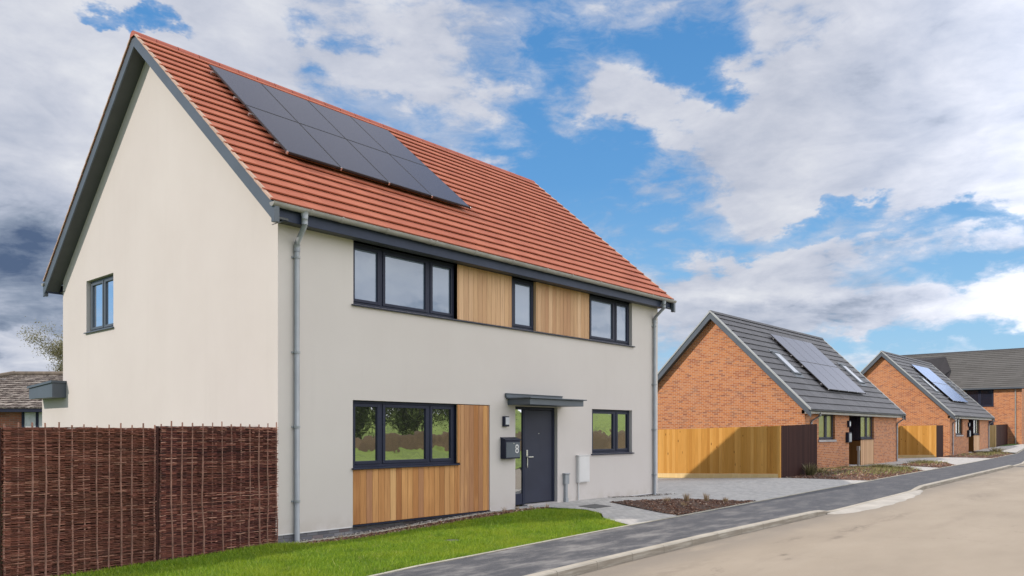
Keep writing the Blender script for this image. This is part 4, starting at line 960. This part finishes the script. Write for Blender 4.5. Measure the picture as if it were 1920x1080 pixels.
# ------------------------------------------------------------------ small things
def textmesh(body, size, ext, name, mat, parent, M4):
    c = D.curves.new('txt', 'FONT'); c.body = body; c.size = size; c.extrude = ext; c.align_x = 'CENTER'; c.align_y = 'CENTER'
    o = D.objects.new('txt', c); COL.objects.link(o); bpy.context.view_layer.update(); dg = bpy.context.evaluated_depsgraph_get()
    me = D.meshes.new_from_object(o.evaluated_get(dg)); me.name = name; D.objects.remove(o); me.transform(M4)
    q = D.objects.new(name, me); me.materials.clear(); me.materials.append(mat); COL.objects.link(q); q.parent = parent; return q
def smalls():
    # letter box beside the door with a pale figure 8
    r = empty('post_box', (5.42, -.06, 1.06), 'dark grey wall mounted post box with a white figure 8 left of the front door', 'post box')
    k = MB(); u0, u1 = 5.245, 5.72; zt = 1.50
    k.hexa([(u0, -.14, 1.075), (u1, -.14, 1.075), (u1, -.001, 1.075), (u0, -.001, 1.075), (u0, -.14, 1.46), (u1, -.14, 1.46), (u1, -.001, 1.50), (u0, -.001, 1.50)]); part(k, 'box_body', M['dark'], r, bevel=.008)
    k = MB(); k.hexa([(u0 - .008, -.158, 1.455), (u1 + .008, -.158, 1.455), (u1 + .008, -.001, 1.502), (u0 - .008, -.001, 1.502), (u0 - .008, -.158, 1.478), (u1 + .008, -.158, 1.478), (u1 + .008, -.001, 1.528), (u0 - .008, -.001, 1.528)]); part(k, 'lid', M['dark'], r, bevel=.004)
    k = MB(); k.box(u0 + .02, u1 - .02, -.150, -.141, 1.10, 1.42); d = part(k, 'box_door', M['slate'], r, bevel=.004)
    k = MB(); k.tube([(5.50, -.150, 1.395), (5.50, -.156, 1.395)], .012, 10); part(k, 'lock', M['steel'], r, d)
    textmesh('8', .26, .002, 'number', M['white'], d, Matrix.Translation((5.60 - 5.42, -.153 + .06, 1.27 - 1.06)) @ Matrix.Rotation(R(90), 4, 'X'))
    # marker posts
    for x, y, h, lab in ((30.95, .95, .95, 'thin pale service post by the porch of the nearer bungalow'),):
        z = zg(x, y); m = MB(); m.box(x - .05, x + .05, y - .04, y + .04, z - .05, z + h - .2); m.box(x - .07, x + .07, y - .06, y + .06, z + h - .2, z + h); tag(m.build('service_post', M['gutter'], bevel=.01), lab, 'post')
    # covers
    m = MB(); x, y = 7.2, -1.02; z = zg(x, y)
    for a, b in ((-.30, -.005), (.005, .30)): m.hexa([(x + a, y - .22, zg(x + a, y - .22) + .001), (x + b, y - .22, zg(x + b, y - .22) + .001), (x + b, y + .22, zg(x + b, y + .22) + .001), (x + a, y + .22, zg(x + a, y + .22) + .001), (x + a, y - .22, zg(x + a, y - .22) + .010), (x + b, y - .22, zg(x + b, y - .22) + .010), (x + b, y + .22, zg(x + b, y + .22) + .010), (x + a, y + .22, zg(x + a, y + .22) + .010)])
    tag(m.build('inspection_cover', M['iron']), 'dark rectangular inspection cover set in the paving near the front door', 'drain cover')
    m = MB(); x, y = 1.95, -1.95; z = zg(x, y); m.tube([(x, y, z - .05), (x, y, z - .004)], .13, 20); m.tube([(x, y, z - .004), (x, y, z + .002)], .105, 20); tag(m.build('lawn_drain_cover', M['iron']), 'small round dark drain cover sunk in the lawn', 'drain cover')
    m = MB(); x, y = 37.6, -4.42; z = zg(x, y) + ROADZ; m.box(x - .35, x + .35, y - .22, y + .12, z, z + .012); tag(m.build('drain_grate', M['iron']), 'small dark drain grate at the kerb by the farther dropped kerb', 'drain cover')
    # short flat road marker seen at the right edge
    # planting
    def tuft(x, y, h, n, mat, name, label, cat, grp, spread=.12, leaf=.006, z=None):
        mb = MB(); zb = zg(x, y) if z is None else z
        for i in range(n):
            a = random.uniform(0, 6.28); s = spread * random.random() ** .6; hh = h * random.uniform(.5, 1.05); bx_, by_ = x + s * .4 * math.cos(a), y + s * .4 * math.sin(a); tx, ty = x + s * math.cos(a), y + s * math.sin(a); w = leaf * random.uniform(.6, 1.3)
            mx_, my_ = (bx_ * .5 + tx * .5), (by_ * .5 + ty * .5); pa = random.uniform(0, 3.14); c, s_ = math.cos(pa) * w, math.sin(pa) * w; tn = random.random() * .98 + .01
            mb.face([(bx_ - c, by_ - s_, zb - .02), (bx_ + c, by_ + s_, zb - .02), (mx_ + c * .8, my_ + s_ * .8, zb + hh * .6), (mx_ - c * .8, my_ - s_ * .8, zb + hh * .6)], tn); mb.face([(mx_ - c * .8, my_ - s_ * .8, zb + hh * .6), (mx_ + c * .8, my_ + s_ * .8, zb + hh * .6), (tx + (tx - bx_) * .4, ty + (ty - by_) * .4, zb + hh)], tn)
        # offset to own base
        mb.v = [(a - x, b - y, c - zb) for a, b, c in mb.v]; o = mb.build(name, M[mat]); o.location = (x, y, zb); tag(o, label, cat, grp)
    g1 = 'dry ornamental grasses in the bark bed by the driveway'
    for x, y, h, lab in ((9.35, -1.55, .17, 'low dry grass tuft at the left of the bark bed'), (9.95, -1.75, .26, 'tallest dry grass tuft in the middle of the bark bed'), (10.55, -1.95, .24, 'dry grass tuft right of the tallest one in the bark bed'), (10.75, -2.35, .14, 'small dry grass tuft at the right tip of the bark bed'), (9.0, -2.2, .12, 'small dry tuft nearest the kerb in the bark bed')):
        tuft(x, y, h, 60, 'dry', 'dry_grass_tuft', lab, 'plant', g1, .11)
    g2 = 'small withered plants in the margin below the timber cladding'
    for i, (x, lab) in enumerate(((.9, 'withered weed in the soil margin nearest the house corner'), (2.3, 'withered stem below the middle of the lower timber cladding'), (4.9, 'twiggy brown seedling at the right edge of the lower timber cladding'), (5.25, 'twiggy brown seedling below the post box'), (5.75, 'pale dry weed at the left edge of the door opening'), (6.2, 'pale dry weed where lawn and door paving meet'))):
        tuft(x, -.42 - .06 * (i % 2), .10 + .05 * (i in (2, 3)), 16, 'dry', 'withered_plant', lab, 'plant', g2, .07, .005)
    g3 = 'shrubs in the bungalow beds'
    for x, y, h, n, lab in ((22.6, .05, .5, 160, 'tall wispy shrub against the dark screen of the nearer bungalow'), (24.3, .35, .28, 120, 'grassy clump at the corner of the nearer bungalow'), (29.3, -.5, .26, 420, 'green bushy clump in the middle of the bed of the nearer bungalow'), (28.2, .3, .18, 200, 'low green clump in front of the nearer bungalow wall'), (30.0, -1.2, .16, 240, 'yellow green clump near the footpath end of the nearer bed'), (27.0, 1.0, .15, 90, 'low weeds below the left bungalow window'), (35.6, -.5, .2, 110, 'small dark shrub in the bed beyond the nearer bungalow'), (36.8, -.4, .2, 110, 'second small dark shrub in the bed beyond the nearer bungalow'), (56.6, -.2, .4, 160, 'pale green shrub at the far tip of the farther bungalow bed'), (55.0, .1, .22, 120, 'low green shrub in the farther bungalow bed')):
        tuft(x, y, h, n, 'green', 'shrub', lab, 'shrub', g3, .7 if h < .45 else .3, .012)

def tree(name, x, y, z, H, label, group, leafmat, nleaf, leafsize, seed, spread=.5, cluster=.0, lev=4, droop=0, tr=.16, drop=0.0):
    rs = random.Random(seed); r = empty(name, (x, y, z), label, 'tree', group); t = MB(); tips = []
    def branch(p, d, L, rad, lv):
        n = 4; pts = [p]; rr = [rad]; q = Vector(p); dd = Vector(d)
        for i in range(n):
            dd = (dd + Vector((rs.uniform(-.18, .18), rs.uniform(-.18, .18), rs.uniform(-.05, .12) - droop * (4 - lv) * .04))).normalized(); q = q + dd * L / n; pts.append(q.copy()); rr.append(rad * (1 - .5 * (i + 1) / n))
            if lv <= 2: tips.append((q.copy(), dd.copy(), L / n))
        t.tube(pts, rr, 6 if lv > 2 else 3 if lv < 2 else 4, cap=False)
        if lv > 0:
            k = rs.choice((3, 4)) if lv > 2 else rs.choice((3, 4, 4))
            for i in range(k):
                a = rs.uniform(0, 6.28); s = rs.uniform(.35, .9) * spread * 1.6; nd = (dd + Vector((math.cos(a) * s, math.sin(a) * s, rs.uniform(-.1, .35)))).normalized(); j = rs.randint(2, n); branch(pts[j], nd, L * rs.uniform(.55, .75), rr[j] * .62, lv - 1)
    branch(Vector((0, 0, -.2)), Vector((0, 0, 1)), H * .38, tr, lev)
    t.build('trunk', M['bark'], r)
    c = MB()
    for i in range(nleaf):
        q, d, l = rs.choice(tips); s = leafsize * rs.uniform(.6, 1.4); o = Vector((rs.gauss(0, 1), rs.gauss(0, 1), rs.gauss(0, .8))) * (cluster if cluster else l * .3); p = q + o
        a = Vector((rs.uniform(-1, 1), rs.uniform(-1, 1), rs.uniform(-1, .4))).normalized(); b = a.cross(Vector((rs.uniform(-1, 1), rs.uniform(-1, 1), 1))).normalized()
        p.z -= rs.uniform(0, drop); c.face([p - b * s * .25, p + a * s * .5, p + b * s * .25, p - a * s * .5], rs.random() * .98 + .01)
    c.build('crown', M[leafmat], r); return r

def copy_tree(o, loc, rz, sc):
    c = o.copy(); COL.objects.link(c); c.location = loc; c.rotation_euler.z = rz; c.scale = (sc,) * 3
    for ch in o.children:
        d = ch.copy(); COL.objects.link(d); d.parent = c
    return c

main_house()
bungalow(25.83, 1.49, 0.0, 13.2, 'nearer orange brick bungalow with grey tiled roof, beyond the driveway', (30.0, 35.35, 2.06, 4.88), (27.95, 36.95), 'pv_mid')
bungalow(51.0, 1.49, .135, 12.4, 'farther orange brick bungalow with bluish solar panels on its grey roof', (54.5, 59.2, 2.12, 4.85), (53.1, 61.2), 'pv_blue')
far_house()
AT = old_house()
hurdles(); fences(); smalls()

# bare spring tree behind the cream house, at the left
p = AT(-21.6, 39, 0)
tree('spring_tree', p.x, p.y, 0, 9.4, 'thin bare spring tree with yellowish twigs rising behind the left edge of the cream house', None, 'twig', 45000, .075, 5, .62, .22, 5, 0, .14)
# trees, bank and earth mound across the road: what the ground floor windows mirror
FC = (5.0, -14.0)
def pol(r, deg): return FC[0] + r * math.cos(R(deg)), FC[1] + r * math.sin(R(deg))
def fieldz(r): return -.24 + .7 * sstep(r, 30, 60) + 5.6 * sstep(r, 60, 150)
x, y = pol(56, -52)
W0 = tree('willow_tree', x, y, fieldz(56) - .1, 10.5, 'leafy dark willow across the road, mirrored in the ground floor windows', 'willows across the road mirrored in the windows', 'leaf', 15000, .34, 11, .6, .55, 4, 1.0, .3, drop=3.6)
for rr, dg, a, sc_ in ((57, -63, 1.0, .95), (60, -58, 2.2, 1.0), (63, -47, 3.1, 1.05), (66, -41, 4.0, 1.0), (58, -69, 5.2, 1.0), (75, -55, .4, 1.2), (80, -36, 1.4, 1.0)):
    x, y = pol(rr, dg); copy_tree(W0, (x, y, fieldz(rr) - .1), a, sc_)
mb = MB(); n = 110; m = 8
for i in range(n):
    for j in range(m):
        q = []
        for a, b in ((i, j), (i + 1, j), (i + 1, j + 1), (i, j + 1)):
            dg = -82 + a * .72; s_ = b / m; rr = 44 + 3.2 * s_ + .6 * math.sin(dg * .5); x, y = pol(rr, dg)
            h = (1.45 + .28 * math.sin(dg * .31) + .14 * math.sin(dg * 1.3) + .07 * math.sin(dg * 3.7)) * math.sin(math.pi * s_) ** 1.2
            q.append((x, y, fieldz(rr) - .12 + h))
        mb.face(q)
tag(mb.build('earth_mound', mat_soil('mound_earth', (.11, .075, .04), (.17, .115, .06), (.23, .165, .09)), smooth=True), kind='structure')
mb = MB(); rs_ = [.5, 4, 8, 14, 20, 26, 32, 38, 44, 50, 56, 62, 70, 80, 90, 100, 115, 130, 150, 180]
for r0, r1 in zip(rs_, rs_[1:]):
    for k in range(60):
        d0, d1 = -178 + k * 178 / 60, -178 + (k + 1) * 178 / 60; q = []
        for rr, dd in ((r0, d0), (r0, d1), (r1, d1), (r1, d0)):
            x, y = pol(rr, dd); q.append((x, y, fieldz(rr) + .05 * math.sin(x * .3) * math.sin(y * .3)))
        mb.face(q)
tag(mb.build('field', mat_soil('field_grass', (.18, .26, .035), (.27, .36, .05), (.36, .45, .08)), smooth=True), kind='structure')

# ------------------------------------------------------------------ sun, sky, camera
sd = Vector((-1, .40, .79)).normalized(); EL = math.asin(sd.z); AZ = math.atan2(sd.x, sd.y)
sun = D.lights.new('sun', 'SUN'); sun.energy = 2.85; sun.angle = R(.5); sun.color = (1, .90, .82)
so = D.objects.new('sun', sun); COL.objects.link(so); so.rotation_euler = sd.to_track_quat('Z', 'Y').to_euler(); so.location = (-20, 10, 30)

def px(x, y):
    """direction seen at a photograph pixel, as lon/lat"""
    X_, Z_ = (x - 960) / 1465.6, (809.6 - y) / 1465.6; fx, fy = .7496, .6619; rx, ry = .6619, -.7496
    dx, dy = fx + rx * X_, fy + ry * X_; return math.atan2(dy, dx), math.atan2(Z_, math.hypot(dx, dy))

def sky():
    w = D.worlds.new('World'); SC.world = w; w.use_nodes = True; nt = w.node_tree; nt.nodes.clear()
    out = nt.nodes.new('ShaderNodeOutputWorld'); tc = nt.nodes.new('ShaderNodeTexCoord'); G = tc.outputs['Generated']
    s = nt.nodes.new('ShaderNodeSeparateXYZ'); nt.links.new(G, s.inputs[0]); x, y, z = (X(nt, s.outputs[i]) for i in range(3))
    sk = nt.nodes.new('ShaderNodeTexSky'); sk.sky_type = 'NISHITA'; sk.sun_disc = False; sk.sun_elevation = EL; sk.sun_rotation = AZ; sk.air_density = 1.3; sk.dust_density = .4; sk.ozone_density = 3.0; nt.links.new(G, sk.inputs[0]) if 'Vector' in sk.inputs else None
    lon = y._m('ARCTAN2', x); lat = z._m('ARCSINE')
    # cloud plane
    zz = z.max(0.0) + .16; p0 = x / zz; p1 = y / zz
    warp = nt.nodes.new('ShaderNodeTexNoise'); warp.inputs['Scale'].default_value = 1.3; warp.inputs['Detail'].default_value = 3
    P = comb(nt, p0, p1, 0.0); nt.links.new(P, warp.inputs['Vector'])
    sc = nt.nodes.new('ShaderNodeSeparateXYZ'); nt.links.new(warp.outputs['Color'], sc.inputs[0])
    wx = X(nt, sc.outputs[0]) - .5; wy = X(nt, sc.outputs[1]) - .5
    Pw = comb(nt, p0 + wx * .55, p1 + wy * .55, .37)
    n1 = noise(nt, Pw, 1.5, 9, .60)
    Pa = comb(nt, lon * 6.0 + wx * .5, lat * 13.0 + wy * .5, 2.0); n2 = noise(nt, Pa, 1.5, 8, .58)
    n = n1 * .5 + n2 * .5
    wq = nt.nodes.new('ShaderNodeTexNoise'); wq.inputs['Scale'].default_value = 3.2; wq.inputs['Detail'].default_value = 6; wq.inputs['Roughness'].default_value = .6; nt.links.new(comb(nt, lon * 2.0, lat * 3.5, 5.0), wq.inputs['Vector'])
    sq = nt.nodes.new('ShaderNodeSeparateXYZ'); nt.links.new(wq.outputs['Color'], sq.inputs[0]); lonw = lon + (X(nt, sq.outputs[0]) - .5) * .34; latw = lat + (X(nt, sq.outputs[1]) - .5) * .17
    def blobs(lst):
        acc = None
        for (bx, by, rx, ry, wt, rot) in lst:
            lo, la = px(bx, by); sx = rx / 1465.6; sy = ry / 1465.6; c, s_ = math.cos(R(rot)), math.sin(R(rot))
            dl = (lonw - lo) * -math.cos(la); db = latw - la
            # rot is measured clockwise in the picture
            a = (dl * c - db * s_) / sx; b = (dl * s_ + db * c) / sy
            e = ((a * a + b * b) * -1.0).exp() * wt; acc = e if acc is None else acc + e
        return acc
    cover = blobs([
        # clouds (+)
        (1720, 150, 280, 190, .22, 0), (1880, 60, 260, 200, .16, 0), (1500, 130, 80, 150, .10, 0), (1560, 60, 60, 40, -.12, 0), (1600, 250, 50, 24, -.10, -10), (1450, 285, 260, 62, .18, 12), (1180, 215, 110, 45, .26, 15), (760, 120, 230, 120, .19, 20), (430, 60, 210, 80, .17, 10), (90, 160, 220, 260, .34, 0), (1120, 10, 160, 40, .12, 0), (20, 400, 220, 130, .25, 0), (40, 560, 220, 110, .32, 0),
        (1500, 500, 330, 60, .16, -4), (1350, 570, 180, 60, .24, 0), (1800, 560, 260, 50, .20, 0), (1640, 330, 260, 60, .16, 0), (1130, 385, 90, 26, .12, -20), (60, 675, 200, 30, .3, 0), (1640, 640, 60, 40, .25, 0), (905, 295, 60, 16, .15, 8), (1300, 350, 90, 50, .12, 0),
        # blue gaps (-)
        (1005, 130, 60, 150, -.22, 15), (1080, 320, 150, 85, -.30, 0), (1330, 105, 115, 60, -.34, 0), (1340, 175, 70, 30, -.2, 0), (1150, 90, 60, 80, -.12, 0), (1210, 400, 150, 50, -.16, 0), (250, 2, 90, 18, -.42, 5), (640, 60, 55, 28, -.16, 0), (700, 215, 60, 25, -.13, 0), (560, 130, 40, 16, -.10, 0), (1560, 390, 110, 18, -.30, -8), (1840, 400, 120, 26, -.36, -6), (1800, 300, 110, 15, -.28, -8), (1840, 490, 120, 22, -.30, 0), (1450, 440, 150, 20, -.2, -6), (1700, 450, 80, 12, -.2, 0), (1250, 450, 40, 60, -.12, 0), (1780, 650, 220, 16, -.35, 0), (1560, 440, 120, 10, -.12, 0), (920, 200, 50, 40, -.1, 0)])
    side = (x * .50 - y * .866).smooth(.1, .8); over = z.smooth(.50, .72); off = side.max(over).max((x * -1.0).smooth(.55, .85) * .6)  # out-of-view sky given extra cloud and brightness as fill
    n4 = noise(nt, comb(nt, lon * 6.0 + wx * 1.2, lat * 15.0 + wy * 1.2, 8.0), 3.6, 8, .62, .4)
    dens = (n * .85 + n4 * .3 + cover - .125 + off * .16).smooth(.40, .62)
    veil = (n4 * .6 + n2 * .5 + cover * .9 - .09).smooth(.30, .62) * .62
    dens = dens.max(veil)
    # cloud light and shade: relief towards the sun plus painted weather
    Ps = comb(nt, p0 + wx * .55 - .10, p1 + wy * .55 + .05, .40); n3 = noise(nt, Ps, 1.5, 7, .6)
    relief = (n1 - n3) * 1.1
    stormb = blobs([(30, 540, 260, 130, .52, 0), (20, 470, 170, 50, .16, 0), (40, 330, 160, 70, .16, 0), (1560, 590, 190, 34, .30, 0), (1760, 625, 180, 16, .12, 0), (1880, 90, 230, 150, .26, 0), (1750, 330, 200, 60, .14, 0), (1880, 450, 120, 30, .25, 0), (1150, 640, 150, 40, .08, 0), (300, 230, 120, 60, .10, 0)])
    brightb = blobs([(100, 210, 160, 120, .10, 0), (1620, 660, 70, 30, .35, 0), (1420, 545, 130, 26, .22, 0), (60, 680, 200, 24, .30, 0), (1850, 575, 90, 30, .18, 0)])
    shade = (.66 + relief - stormb * 1.0 + brightb + (n2 - .5) * .55 + (n1 - .5) * .5 + (n4 - .5) * .12 + dens * .10 - .08).clamp()
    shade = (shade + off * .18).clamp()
    cc = ramp(nt, shade, [(0, (.085, .125, .22)), (.25, (.27, .32, .42)), (.45, (.475, .515, .62)), (.68, (.62, .645, .73)), (1, (.83, .84, .875))])
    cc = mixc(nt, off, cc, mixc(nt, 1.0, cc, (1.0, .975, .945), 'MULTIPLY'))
    # blue of the clear gaps: nishita tinted to the photograph's deeper blue
    bl = ramp(nt, z, [(0, (.42, .64, .84)), (.12, (.28, .56, .86)), (.3, (.115, .36, .74)), (.6, (.05, .23, .58))])
    b_sky = nt.nodes.new('ShaderNodeBackground'); b_sky.inputs[1].default_value = .08; nt.links.new(sk.outputs[0], b_sky.inputs[0])
    b_blue = nt.nodes.new('ShaderNodeBackground'); nt.links.new(bl, b_blue.inputs[0]); b_blue.inputs[1].default_value = .84
    b_cl = nt.nodes.new('ShaderNodeBackground'); nt.links.new(cc, b_cl.inputs[0])
    # clouds outside the view brightened as added fill light for the shaded front
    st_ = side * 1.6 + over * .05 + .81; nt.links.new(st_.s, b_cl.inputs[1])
    m0 = nt.nodes.new('ShaderNodeMixShader'); m0.inputs[0].default_value = .8; nt.links.new(b_sky.outputs[0], m0.inputs[1]); nt.links.new(b_blue.outputs[0], m0.inputs[2])
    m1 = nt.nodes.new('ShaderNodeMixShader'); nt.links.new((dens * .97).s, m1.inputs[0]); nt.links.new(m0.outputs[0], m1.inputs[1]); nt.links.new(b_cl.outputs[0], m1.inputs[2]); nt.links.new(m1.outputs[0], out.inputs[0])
    w.cycles.sampling_method = 'MANUAL'; w.cycles.sample_map_resolution = 1024
sky()

cam = D.cameras.new('camera'); co = D.objects.new('camera', cam); COL.objects.link(co)
co.location = (-6.8384, -10.9935, 1.64); co.rotation_euler = (R(90), 0, -R(90 - 41.4418)); cam.sensor_width = 36; cam.lens = 1465.6 / 1920 * 36; cam.shift_y = 269.6 / 1920; cam.clip_end = 2000; cam.clip_start = .1
SC.camera = co
SC.view_settings.view_transform = 'Standard'; SC.view_settings.look = 'None'; SC.view_settings.exposure = .30; SC.view_settings.gamma = 1
SC.render.engine = 'CYCLES'
